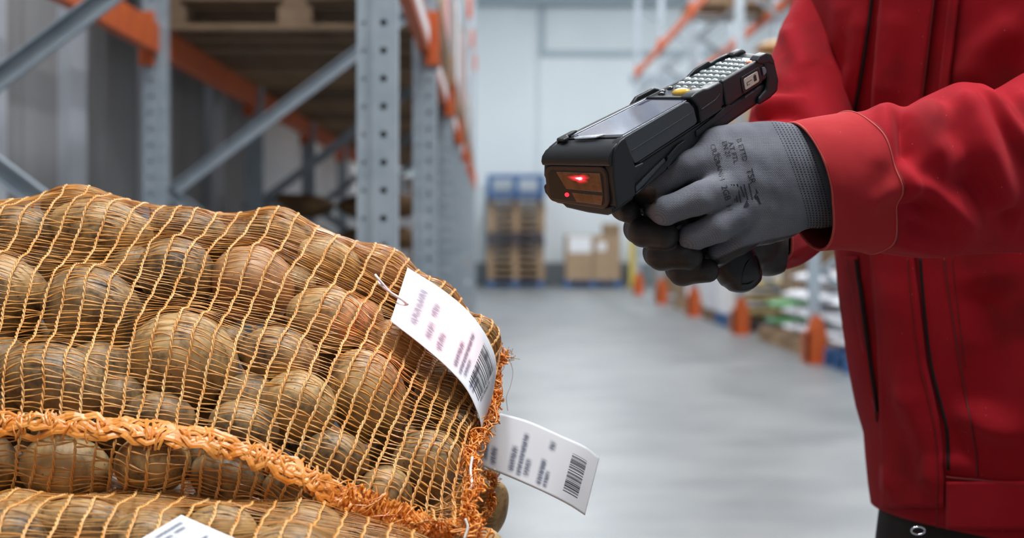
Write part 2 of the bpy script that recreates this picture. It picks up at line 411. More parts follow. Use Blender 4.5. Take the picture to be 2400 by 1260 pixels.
carton((2.42,33.0,zc), .56,.75,.50, M_carton, 'lower right kraft carton of the four on the blue pallet')
carton((1.845,33.0,zc+.502), .56,.75,.44, M_carton, 'upper left kraft carton with a white sheet stuck on it', None, (-.22,.25,.08,.42))
carton((2.42,33.0,zc+.502), .56,.75,.44, M_carton, 'upper right kraft carton with a small pale sticker', None, (-.2,-.02,.12,.30))
carton((2.53,33.0,zc+.945), .36,.4,.24, M_cartond, 'small dark brown carton on top of the kraft cartons')
o = MB().box(-.09,.09,-.09,.09,0,1.0).box(-.15,.15,-.15,.15,0,.02).build('bollard', M_yellow, bevel=0.02, loc=(3.03,33.3,0)); tag(o, 'yellow steel bollard standing at the back wall', 'bollard')

# loads of the left rack: pallets side by side on the beams, cartons on them
zb = 1.921
k = 0
for b in range(1, 6):
    for j in range(3):
        yy = D0+BAY*b+0.52+0.86*j
        pallet('brown' if (b+j) % 3 else 'tan', (-0.82, yy, zb), random.uniform(-.01,.01), '%s wooden pallet on the left rack shelf, %s in the %s bay' % ('brown' if (b+j) % 3 else 'pale', ['first','middle','last'][j], ordn[b]), 'pallets on the left shelf')
        z = zb+.1445
        if b >= 1:
            mt, cn = [(M_carton,'kraft'),(M_white,'white'),(M_cartond,'dark brown'),(M_pink,'pink')][(b*5+j*3+(b//2)) % 4]
            carton((-0.52, yy, z), .56, .72, .55+.15*((b+j) % 3), mt, '%s carton at the aisle edge on the left shelf, %s in the %s bay' % (cn, ['first','middle','last'][j], ordn[b]), 'cartons on the left shelf')
            carton((-1.12, yy, z), .56, .72, .75, M_carton, 'kraft carton at the wall edge on the left shelf, %s in the %s bay' % (['first','middle','last'][j], ordn[b]), 'cartons on the left shelf')

for k in range(1, 7):
    y0 = D0+BAY*k; n = ordn[k]
    for xx_, nm in ((XF,'aisle'),(XR,'wall')): shelf_beam(xx_, y0, y0+BAY, 3.50, 1 if nm == 'aisle' else -1, 'orange upper shelf beam on %s side, %s bay of left rack' % (nm, n), 'left upper beams')
    if k < 3:  # unseen upper loads, added to shade the left rack
        for j in range(3):
            yy = y0+0.52+0.86*j; pos = ['first','middle','last'][j]
            pallet('brown', (-0.82, yy, 3.621), 0, 'unseen brown pallet added for shade on the upper left shelf, %s in the %s bay' % (pos, n), 'added shade pallets on the upper left shelf')
            mt, cn = [(M_carton,'kraft'),(M_white,'white'),(M_cartond,'dark brown'),(M_white,'white')][(k*3+j*5) % 4]
            carton((-0.82, yy, 3.766), 1.10, .76, 1.15 if k == 0 else .5, mt, 'unseen large %s carton added for shade on the upper left shelf, %s in the %s bay' % (cn, pos, n), 'added shade cartons on the upper left shelf')

def sack(loc, sx, sy, sz, mat, label, group, rz=0, seed=0, prints=None, lump=0.0):
    """a stuffed pillow shaped sack with gathered ends"""
    U = np.linspace(-1, 1, 27); T = np.linspace(0, 2*np.pi, 28, endpoint=False); G = []
    for u in U:
        e = max(0.0, 1-abs(u)**3.2)**0.55
        y = np.cos(T); z = np.sin(T)
        y = np.sign(y)*np.abs(y)**0.75; z = np.sign(z)*np.abs(z)**0.8
        ring = np.stack([np.full_like(T, u*sx/2), y*sy/2*(0.72+0.28*e), z*sz*.47*(0.10+0.90*e)+sz/2], 1)
        if lump: ring += ((vnoise(ring, 62, seed)+0.6*vnoise(ring, 95, seed+3)-1.0)*lump*.8*e)[:, None]*np.stack([0*T, np.cos(T), np.sin(T)], 1)
        G.append(ring)
    r = empty('sack', loc, label, 'sack', group); r.rotation_euler.z = rz
    MB().grid(G, closed=True).build('sack_body', mat, r, smooth=True)
    for u in (-1, 1):
        MB().tube([(u*sx/2, -sy*0.37, sz/2), (u*(sx/2+.012), 0, sz/2), (u*sx/2, sy*0.37, sz/2)], 0.012, 6).build('end_seam', mat, r)
    if prints:
        MB().box(-sx*.25, sx*.25, -sy*.52, -sy*.49, sz*.35, sz*.65).build('print', prints, r)
    return r
# brown netted sacks on a floor pallet in the third bay
pallet('brown', (-0.96, 9.75, 0), 0, 'brown wooden pallet on the floor under the dark netted sacks')
for lay in range(6):
    for j in range(2):
        sack((-1.24+.56*j+random.uniform(-.005,.005), 9.75, .147+.2*lay), .515, .60, .186, M_netbrown,
            '%s dark netted potato sack in the pile beyond the upright, %s from the floor' % (['left','right'][j], ordn[lay].replace('nearest','lowest')), 'dark netted sacks in the left rack', random.uniform(-.012,.012), lay*2+j, None, 0.016)
# white wrapped load between the uprights, tan sacks at the aisle edge
pallet('tan', (-0.62, 12.45, 0), 0, 'pale pallet on the floor under the white wrapped crate')
for i in range(3): carton((-0.60, 12.45, .1445+.29*i), .7, .6, .285, M_carton if i < 2 else M_white, ['bottom kraft carton behind the second upright','middle kraft carton behind the second upright','white carton on top behind the second upright'][i], 'cartons behind the second upright')
carton((-0.60, 12.45, .1445+.87), .7, .6, .50, M_white, 'tall white carton topmost behind the second upright', 'cartons behind the second upright')
pallet('tan', (-0.80, 15.2, 0), 0, 'pale pallet on the floor under the tan sacks at the aisle edge')
for i in range(5):
    if i == 2: sack((-0.63,15.2,.145+.19*i), .8, .66, .18, M_sackw, 'white sack among the tan netted sacks at the aisle edge', 'sacks at the left aisle edge', 0.05, 50, None, .01)
    else: sack((-0.66+.03*(i%2),15.2,.145+.19*i), .8, .66, .18, M_tan, 'tan netted sack at the left aisle edge, %s from the floor' % ordn[i].replace('nearest','lowest'), 'sacks at the left aisle edge', random.uniform(-.08,.08), 40+i, None, .014)

# floor level of the right rack
fl = [ # y, pallet kind, load
 (12.45,'blue','bags'),(13.62,'tan','white'),(14.5,'tan','white'),(15.6,'tan','green'),(17.7,'brown','straw'),(18.75,'blue','white2'),(19.8,'brown','white3'),(21.7,'tan','whitec'),(23.0,'tan','brown'),(25.8,'brown','brown')]
for i, (y, pk, ld) in enumerate(fl):
    pn = {'blue':'blue','tan':'pale','brown':'brown'}[pk]
    pallet(pk, (RX+.63, y, 0), 0, '%s pallet on the floor of the right rack, %s from the person' % (pn, (ordn+['ninth','tenth'])[i]), 'floor pallets of the right rack')
    z = .1455; x = RX+.6; n = 'on the %s floor pallet of the right rack' % (ordn+['ninth','tenth'])[i]
    if ld in ('white','bags'):
        for q in range(3): sack((x, y, z+.15*q), 1.1, .74, .142, M_sackw, 'white printed sack %s, %s up' % (n, ordn[q].replace('nearest','first')), 'white sacks on the right', 0, 60+i*5+q, M_ink, .006)
        if ld == 'white': sack((x+.05, y, z+.45), 1.0, .7, .16, M_sackw, 'topmost white sack %s' % n, 'white sacks on the right', .05, 78, None, .01)
    elif ld == 'green':
        for q in range(2): sack((x, y, z+.16*q), 1.05, .72, .15, M_green, 'green sack %s, %s up' % (n, ordn[q].replace('nearest','first')), 'green sacks on the right', 0, 80+q, None, .006)
        carton((x+.1, y, z+.345), .9, .66, .5, M_cartond, 'dark carton on the green sacks of the right rack')
    elif ld == 'straw':
        for q in range(3): sack((x, y, z+.15*q), 1.05, .72, .142, M_straw, 'straw coloured sack %s, %s up' % (n, ordn[q].replace('nearest','first')), 'straw sacks on the right', 0, 90+q, None, .008)
    elif ld.startswith('white'):
        mt = M_white if ld != 'white3' else M_sackw
        for q in range(2): carton((x-.28+.57*q, y, z), .55, .72, .62, mt, '%s white carton %s' % (['left','right'][q], n), 'white cartons on the right')
    else:
        for q in range(2): carton((x-.28+.57*q, y, z), .55, .72, .8, M_cartond, '%s dark brown carton %s' % (['left','right'][q], n), 'brown cartons on the right')
# loads on the right shelves
for i, (y, z, mt, nm, h) in enumerate([(14.2,1.972,M_tan,'tan netted',.5),(15.4,1.972,M_tan,'tan netted',.66),(16.3,1.972,M_tan,'tan netted',.8),(18.4,1.972,M_carton,'kraft',.62),(19.6,1.972,M_cartond,'dark brown',.84),(22.2,1.972,M_carton,'kraft',.7)]):
    pallet('tan', (RX+.62, y, z), 0, 'pale pallet on the lower shelf of the right rack, %s from the person' % ordn[i], 'shelf pallets of the right rack')
    if mt is M_tan:
        n = int(h/.2)+1
        for q in range(n): sack((RX+.6, y, z+.145+.2*q), 1.05, .74, .19, mt, 'tan netted sack on the %s shelf pallet of the right rack, %s up' % (ordn[i], ordn[q].replace('nearest','first')), 'tan sacks on the right shelf', random.uniform(-.05,.05), 120+i*6+q, None, .014)
    else:
        for q in range(2): carton((RX+.32+.57*q, y, z+.145), .55, .72, h, mt, '%s %s carton on the %s shelf pallet of the right rack' % (['left','right'][q], nm, ordn[i]), 'cartons on the right shelf')
for i, y in enumerate((18.2, 19.6, 22.0)):
    pallet('brown', (RX+.62, y, 4.122), 0, 'brown pallet on the upper shelf of the right rack, %s from the person' % ordn[i], 'upper pallets of the right rack')
    carton((RX+.62, y, 4.268), 1.0, .7, .9, M_cartond, 'dark carton on the upper shelf of the right rack, %s from the person' % ordn[i])
# ------------------------------------------------------------ netted potato bags
def net_material():
    m = bpy.data.materials.new('orange net plastic'); m.use_nodes = True; nt = m.node_tree; b = nt.nodes['Principled BSDF']
    tc = nd(nt, 'ShaderNodeTexCoord'); n = nd(nt, 'ShaderNodeTexNoise'); n.inputs['Scale'].default_value = 35; n.inputs['Detail'].default_value = 3
    nt.links.new(tc.outputs['Object'], n.inputs['Vector'])
    r = ramp(nt, [(0.3, (0.66,0.26,0.04)), (0.55, (0.78,0.38,0.095)), (0.75, (0.84,0.54,0.22))]); nt.links.new(n.outputs['Fac'], r.inputs[0])
    nt.links.new(r.outputs[0], b.inputs['Base Color']); b.inputs['Roughness'].default_value = 0.26; b.inputs['Specular IOR Level'].default_value = 0.6
    b.inputs['Transmission Weight'].default_value = 0.0
    t = nd(nt, 'ShaderNodeBsdfTranslucent'); nt.links.new(r.outputs[0], t.inputs[0])
    mx = nd(nt, 'ShaderNodeMixShader'); mx.inputs[0].default_value = 0.22
    nt.links.new(b.outputs[0], mx.inputs[1]); nt.links.new(t.outputs[0], mx.inputs[2]); nt.links.new(mx.outputs[0], nt.nodes['Material Output'].inputs[0])
    return m
M_net = net_material()
M_cord = mk('orange net cord', (0.74,0.31,0.06), 0.38, c2=(0.82,0.48,0.18), nscale=60, spec=0.6)
M_seamband = mk('orange seam tape yarn', (0.80,0.235,0.015), 0.38, c2=(0.86,0.34,0.06), nscale=90, spec=0.6)
M_thread = mk('white thread', (0.85,0.83,0.80), 0.5)
M_hair = mk('brown loose thread', (0.40,0.30,0.26), 0.6)
def potato_mat(name, a, b2, dirt, dark=(0.075,0.052,0.034)):
    m = bpy.data.materials.new(name); m.use_nodes = True; nt = m.node_tree; b = nt.nodes['Principled BSDF']
    tc = nd(nt, 'ShaderNodeTexCoord'); oi = nd(nt, 'ShaderNodeObjectInfo')
    ad = nd(nt, 'ShaderNodeVectorMath', operation='ADD'); nt.links.new(tc.outputs['Object'], ad.inputs[0])
    mul = nd(nt, 'ShaderNodeMath', operation='MULTIPLY'); mul.inputs[1].default_value = 7.3; nt.links.new(oi.outputs['Random'], mul.inputs[0])
    nt.links.new(mul.outputs[0], ad.inputs[1])
    n1 = nd(nt, 'ShaderNodeTexNoise'); n1.inputs['Scale'].default_value = 26; n1.inputs['Detail'].default_value = 6; nt.links.new(ad.outputs[0], n1.inputs['Vector'])
    r1 = ramp(nt, [(0.3, a), (0.68, b2)]); nt.links.new(n1.outputs['Fac'], r1.inputs[0])
    n2 = nd(nt, 'ShaderNodeTexNoise'); n2.inputs['Scale'].default_value = 48; n2.inputs['Detail'].default_value = 9; n2.inputs['Roughness'].default_value = 0.68; nt.links.new(ad.outputs[0], n2.inputs['Vector'])
    r2 = ramp(nt, [(0.50-dirt, (0,0,0)), (0.68-dirt*0.6, (0.95,0.95,0.95))]); nt.links.new(n2.outputs['Fac'], r2.inputs[0])
    v = nd(nt, 'ShaderNodeTexVoronoi'); v.inputs['Scale'].default_value = 130; nt.links.new(ad.outputs[0], v.inputs['Vector'])
    r3 = ramp(nt, [(0.05, (.8,.8,.8)), (0.13, (0,0,0))]); nt.links.new(v.outputs['Distance'], r3.inputs[0])
    mx = nd(nt, 'ShaderNodeMixRGB'); nt.links.new(r2.outputs[0], mx.inputs[0]); nt.links.new(r1.outputs[0], mx.inputs[1]); mx.inputs[2].default_value = col(dark)
    m2 = nd(nt, 'ShaderNodeMixRGB'); nt.links.new(r3.outputs[0], m2.inputs[0]); nt.links.new(mx.outputs[0], m2.inputs[1]); m2.inputs[2].default_value = (0.05,0.03,0.018,1)
    nt.links.new(m2.outputs[0], b.inputs['Base Color']); b.inputs['Roughness'].default_value = 0.45; b.inputs['Specular IOR Level'].default_value = 0.4
    bp = nd(nt, 'ShaderNodeBump'); bp.inputs['Strength'].default_value = 0.35; bp.inputs['Distance'].default_value = 0.0015
    nt.links.new(n2.outputs['Fac'], bp.inputs['Height']); nt.links.new(bp.outputs[0], b.inputs['Normal'])
    return m
M_pot = potato_mat('earthy potato skin', (0.42,0.25,0.095), (0.58,0.385,0.17), 0.04)
M_potpale = potato_mat('pale potato skin', (0.52,0.33,0.13), (0.66,0.46,0.22), 0.0)
M_potdirty = potato_mat('muddy potato skin', (0.36,0.22,0.09), (0.50,0.33,0.155), 0.09)
M_potscanlit = potato_mat('potato skin with red scan light', (0.50,0.205,0.085), (0.52,0.30,0.14), -0.02)  # red of the scan light painted into the skin colour

def ico(n=4):
    bm = bmesh.new(); bmesh.ops.create_icosphere(bm, subdivisions=n, radius=1)
    V = np.array([v.co for v in bm.verts]); Fq = np.array([[v.index for v in f.verts] for f in bm.faces]); bm.free(); return V, Fq
ICO4 = ico(4); ICO3 = ico(3)
def potato(c, R, r, mat, label, group, seed, hi=True):
    V, Fq = ICO4 if hi else ICO3
    g = np.random.default_rng(seed)
    s = 1+0.035*vnoise(V, 2.2, seed)[:, None]+0.018*vnoise(V, 5.0, seed+1)[:, None]
    W = V*s
    W[:, 0] *= 1+0.10*g.uniform(-1, 1)*W[:, 1]; W[:, 1] += 0.10*g.uniform(-1, 1)*W[:, 0]**2
    for k in range(7 if hi else 0):                      # eyes: shallow dimples
        d = g.normal(size=3); d /= np.linalg.norm(d); a = V@d
        W -= (V*(0.045*np.exp(-((1-a)/0.012)))[:, None])
    Q = (W*r)@np.asarray(R)
    o = np_mesh('potato', Q, Fq, mat); o.location = c
    return tag(o, label, 'potato', group)

class BagSurface:
    def __init__(s, rings, nu=170, nv=260, closed_ends=True):
        A = catmull(np.asarray(rings, float), nu)                       # along the bag
        A = np.stack([catmull(A[i], 400, True) for i in range(nu)])      # round the bag
        mid = A[:int(nu*.8)].mean(0); d = np.linalg.norm(np.diff(np.vstack([mid, mid[:1]]), axis=0), axis=1)
        s.cum = np.concatenate([[0], np.cumsum(d)]); s.per = s.cum[-1]
        t = np.interp(np.linspace(0, s.per, nv, endpoint=False), s.cum, np.arange(401))
        i0 = np.floor(t).astype(int) % 400; f = (t-np.floor(t))[None, :, None]
        s.G = A[:, i0]*(1-f)+A[:, (i0+1) % 400]*f
        s.nu, s.nv = nu, nv; s.tv = t/400; s.nring = len(rings[0]); s.normals()
    def normals(s):
        G = s.G; du = np.gradient(G, axis=0); dv = (np.roll(G, -1, 1)-np.roll(G, 1, 1))/2
        n = np.cross(dv, du); l = np.linalg.norm(n, axis=2, keepdims=True); n /= np.maximum(l, 1e-9)
        cen = G.mean(1, keepdims=True)
        if ((G-cen)*n).sum(2).mean() < 0: n = -n
        s.N = n
    def v_of_key(s, j):                                                  # fraction of the perimeter at control row j
        return np.interp(j/s.nring*400, np.arange(401), s.cum)/s.per
    def wrap(s, ells, slack=0.012, it=260, hold=0.0, off=0.0012):
        P0, N = s.G.reshape(-1, 3), s.N.reshape(-1, 3)
        H = np.full(len(P0), -slack)
        O = P0-N*0.05
        for c, R, r in ells:
            q = (O-c)@R.T/r; d = N@R.T/r
            a = (d*d).sum(1); b = (q*d).sum(1); cc = (q*q).sum(1)-1
            D = b*b-a*cc; ok = D > 0
            t = np.where(ok, (-b+np.sqrt(np.maximum(D, 0)))/a-0.05, -9)
            t = np.where((t > -0.035) & (t < 0.03), t, -9); H = np.maximum(H, t)
        obs = H.reshape(s.nu, s.nv).copy(); h = obs.copy()
        for _ in range(it):
            p = np.pad(h, ((1,1),(0,0)), 'edge')
            m = (p[:-2]+p[2:])*0.30+(np.roll(h,1,1)+np.roll(h,-1,1))*0.20
            h = np.maximum(obs, m-0.00004)
        for _ in range(2):
            p = np.pad(h, ((1,1),(0,0)), 'edge'); h = np.maximum(obs, (p[:-2]+p[2:]+np.roll(h,1,1)+np.roll(h,-1,1))/4)
        e = np.clip((1-np.linspace(0,1,s.nu))/0.04, 0, 1)*np.clip(np.linspace(0,1,s.nu)/0.03, 0, 1)
        h *= e[:, None]
        s.G = s.G+s.N*(h+off)[..., None]; s.normals()
    def at(s, u, v, arr=None):
        A = s.G if arr is None else arr
        u = np.clip(np.asarray(u, float), 0, 1)*(s.nu-1); v = (np.asarray(v, float) % 1.0)*s.nv
        i = np.minimum(np.floor(u).astype(int), s.nu-2); j = np.floor(v).astype(int); a = (u-i)[..., None]; b = (v-j)[..., None]
        j0 = j % s.nv; j1 = (j+1) % s.nv
        return (A[i,j0]*(1-a)*(1-b)+A[i+1,j0]*a*(1-b)+A[i,j1]*(1-a)*b+A[i+1,j1]*a*b)

def net_cord(bag, u, v0, v1, parent, mat, r=0.00084, pitch=0.0100, drift=None):
    n = int((v1-v0)*bag.per/0.0011)
    v = np.linspace(v0, v1, n); uu = u+(drift(v) if drift else 0)
    p = bag.at(uu, v); nr = bag.at(uu, v, bag.N)
    d = np.gradient(p, axis=0); d /= np.linalg.norm(d, axis=1, keepdims=True)+1e-9
    b = np.cross(d, nr); ph = v*bag.per/pitch*2*np.pi+u*91
    m = MB()
    wob = 0.0005*np.sin(v*bag.per*210+u*55)
    sec = [(math.cos(t), math.sin(t)) for t in np.arange(4)*math.pi/2+math.pi/4]
    for s in (0, math.pi):
        q = p+nr*(0.0007+0.0005*np.sin(ph+s))[:, None]+b*(0.00075*np.cos(ph+s)+wob)[:, None]
        vs = np.stack([q+b*(r*x*0.95)+nr*(r*y*0.75) for x, y in sec], 1).reshape(-1, 3)
        k = len(q); fs = [(i*4+j, i*4+(j+1)%4, i*4+4+(j+1)%4, i*4+4+j) for i in range(k-1) for j in range(4)]
        m.add(vs, fs)
    o = m.build('net_cord', mat, parent, smooth=True); return o

def net_filaments(bag, us, v0, v1, dv, parent, mat, wid=0.00125, name='net_filament'):
    ns = 5; VS = []; FS = []; base = 0
    nrow = int((v1-v0)*bag.per/dv)
    tt = np.linspace(0, 1, ns)
    for ua, ub in zip(us[:-1], us[1:]):
        k = nrow
        va = v0+(np.arange(k)+rng.uniform(-.3,.3,k))*(v1-v0)/nrow
        vb = va+(rng.normal(0, .30, k)+np.where(np.arange(k) % 2 == 0, .32, -.32)*rng.uniform(0.1,1.1,k))*(v1-v0)/nrow
        U = ua+(ub-ua)*tt[None, :]+np.zeros((k,1)); Vv = va[:, None]+(vb-va)[:, None]*tt[None, :]
        Vv = Vv+(np.sin(tt*np.pi)[None, :]*rng.normal(0, .13, k)[:, None])*(v1-v0)/nrow
        p = bag.at(U, Vv); nr = bag.at(U, Vv, bag.N)
        p = p+nr*(0.0004+np.sin(tt*np.pi)[None, :, None]*rng.uniform(-.0003,.0007,(k,1,1)))
        d = np.gradient(p, axis=1); d /= np.linalg.norm(d, axis=2, keepdims=True)+1e-9
        b = np.cross(nr, d)
        tw = rng.uniform(-.45,.45,(k,1,1))+rng.uniform(-.5,.5,(k,1,1))*tt[None, :, None]
        bb = b*np.cos(tw)+nr*np.sin(tw); nn = nr*np.cos(tw)-b*np.sin(tw)
        wv = wid*rng.uniform(.55,1.15,(k,1,1))*(0.75+0.35*np.sin(tt*np.pi*rng.uniform(1,2.5,(k,1)))[..., None])
        hw = bb*wv/2; hh = nn*0.00022
        q = np.stack([p+hw, p+hh, p-hw, p-hh], 2)                        # k, ns, 4, 3
        VS.append(q.reshape(-1, 3))
        ii = (np.arange(k)*ns*4)[:, None, None]+(np.arange(ns-1)*4)[None, :, None]+np.arange(4)[None, None, :]
        jj = (np.arange(k)*ns*4)[:, None, None]+(np.arange(ns-1)*4)[None, :, None]+((np.arange(4)+1) % 4)[None, None, :]
        FS.append(np.stack([ii, jj, jj+4, ii+4], -1).reshape(-1, 4)+base); base += k*ns*4
    o = np_mesh(name, np.concatenate(VS), np.concatenate(FS), mat, parent); o['kind'] = 'stuff'; return o

def ribbon(m, pts, nrm, wid, th=0.0003):
    p = np.asarray(pts, float); d = np.gradient(p, axis=0); d /= np.linalg.norm(d, axis=1, keepdims=True)+1e-9
    nr = np.asarray(nrm, float)+np.zeros_like(p); b = np.cross(nr, d); b /= np.linalg.norm(b, axis=1, keepdims=True)+1e-9
    nr = np.cross(d, b)
    q = np.stack([p+b*wid/2, p+nr*th, p-b*wid/2, p-nr*th], 1).reshape(-1, 3); k = len(p)
    m.add(q, [(i*4+j, i*4+(j+1)%4, i*4+4+(j+1)%4, i*4+4+j) for i in range(k-1) for j in range(4)])

def seam_band(bag, us, vc, half, parent, mat, name, amp=0.004, dens=1.0, nl=12, dus=0.006, wm=1.0):
    """the welted side seam: long yarns and loops sewn across them"""
    m = MB(); L = 0.0
    line = bag.at(us, np.full(len(us), vc)); L = np.linalg.norm(np.diff(line, axis=0), axis=1).sum()
    for k in range(nl):
        n = len(us); off = np.interp(np.linspace(0, 1, n), np.linspace(0, 1, 60), rng.uniform(-half, half, 60)*0.5+rng.uniform(-half, half)*0.7)
        lift = np.interp(np.linspace(0, 1, n), np.linspace(0, 1, 90), rng.uniform(0.001, 0.001+amp, 90))
        p = bag.at(us, vc+off); nr = bag.at(us, vc+off, bag.N)
        ribbon(m, p+nr*lift[:, None], nr, wm*rng.uniform(.0018,.0044))
    u0, u1 = us[0], us[-1]
    for k in range(int(L/0.0024*dens)):
        u = rng.uniform(u0, u1); du = rng.normal(0, dus); a, b = rng.choice([-1,1])*half*rng.uniform(.5,1.15), 0
        b = -a*rng.uniform(.2,1.0); t = np.linspace(0, 1, 9)
        uu = np.clip(u+du*t+0.002*np.sin(t*6+k), 0, 1); vv = vc+a+(b-a)*t
        p = bag.at(uu, vv); nr = bag.at(uu, vv, bag.N)
        ribbon(m, p+nr*(rng.uniform(.0008,.0015)+np.sin(t*np.pi)*rng.uniform(.5,1.2)*amp)[:, None], nr, wm*rng.uniform(.0010,.0022))
    o = m.build(name, mat, parent, smooth=False); o['kind'] = 'stuff'; return o

def frayed_edge(path, width, parent, mat, name, n=420, r=0.0008, seed=3):
    """gathered end seam: yarn loops tangled about a path"""
    g = np.random.default_rng(seed); pth = catmull(path, 300); m = MB()
    wd = np.interp(np.linspace(0, 1, 300), np.linspace(0, 1, len(width)), width)
    for k in range(n):
        i = g.integers(5, 294); c = pth[i]; w = wd[i]; T = np.linspace(0, g.uniform(2.5, 7), 22)
        ax = g.normal(size=(3,3)); ax /= np.linalg.norm(ax, axis=1, keepdims=True)
        rr = w*g.uniform(.22,.62); drift = (pth[min(i+g.integers(3,14), 299)]-pth[max(i-3,0)])
        p = c+g.normal(0, w*.28, 3)+ax[0]*(np.cos(T)*rr)[:, None]+ax[1]*(np.sin(T)*rr*g.uniform(.3,.9))[:, None]+drift*((T/T[-1]-.5))[:, None]
        ribbon(m, p, ax[2], r*g.uniform(1.2,2.6), r*.35)
    o = m.build(name, mat, parent, smooth=True); o['kind'] = 'stuff'; return o

# ---- bag one, on top of the pile. control points: image pixel and distance, then turned into space
def K(*q): return [Pn(*p) for p in q]
TY = [1.40,1.31,1.215,1.145,1.155,1.19]
cols = {
 -2:[(-470,560),(-480,640),(-500,760),(-510,900),(-512,960),(-512,1010)],
 -1:[(-380,500),(-440,620),(-510,780),(-545,970),(-550,1075),(-552,1150)],
 0:[(-160,472),(-235,600),(-310,780),(-350,985),(-360,1090),(-365,1165)],
 1:[(60,452),(-20,590),(-95,780),(-135,988),(-142,1090),(-146,1166)],
 2:[(280,462),(190,610),(112,790),(72,992),(64,1095),(60,1170)],
 3:[(480,486),(400,620),(325,800),(277,1002),(268,1100),(264,1174)],
 4:[(680,512),(605,650),(530,830),(472,1030),(460,1112),(454,1180)],
 5:[(880,592),(810,720),(730,880),(655,1082),(638,1150),(630,1205)],
 6:[(1020,668),(960,790),(890,950),(800,1168),(775,1222),(760,1268)],
 7:[(1108,742),(1085,850),(1030,1000),(955,1228),(930,1275),(915,1310)]}
rings = []
for k in sorted(cols):
    q = [Pn(x, y, Y) for (x, y), Y in zip(cols[k], TY)]
    T, A, B, S, L_, M_ = q
    e = 1.0 if k > -2 else 0.5
    zb0 = M_[2]
    N_ = np.array([M_[0]*1.10, 1.34, zb0-0.004]); O_ = np.array([T[0], 1.50, zb0+0.02])
    Q_ = np.array([T[0]*1.07, 1.575, (zb0+T[2])/2+0.01]); R_ = np.array([T[0]*1.05, 1.50, T[2]-0.006])
    if k == 7: O_[2] += .05; Q_[1] = 1.52
    rings.append([T, A, B, S, L_, M_, N_, O_, Q_, R_])
end = K((1172,822,1.385),(1162,930,1.32),(1112,1050,1.215),(1098,1238,1.12))
endl = [end[3], lerp(end[3],end[2],.35), lerp(end[3],end[2],.8), lerp(end[2],end[1],.6), end[1], lerp(end[1],end[0],.5)]
rings.append([end[0], end[1], end[2], end[3], lerp(end[3],end[2],.3)+[-.002,.004,0], lerp(end[3],end[2],.75)+[-.002,.006,0], end[2]+[-.002,.01,0], lerp(end[2],end[1],.6)+[0,.01,0], end[1]+[0,.012,0], lerp(end[1],end[0],.6)+[0,.01,0]])
bag1 = BagSurface(rings)
# depth of the bare surface at a pixel
def surf_lookup(bag, vmax=0.62):
    nvv = int(bag.nv*vmax); Q = bag.G[:, :nvv].reshape(-1, 3); px = CX+Q[:,0]/Q[:,1]*F; py = CY-(Q[:,2]-CAMH)/Q[:,1]*F
    def f(x, y):
        d = (px-x)**2+(py-y)**2; i = np.argsort(d)[:12]; j = i[np.argmin(Q[i,1])]
        return Q[j,1] if d[i[0]] < 60**2 else Q[i[0],1]
    return f
look1 = surf_lookup(bag1, bag1.v_of_key(6))
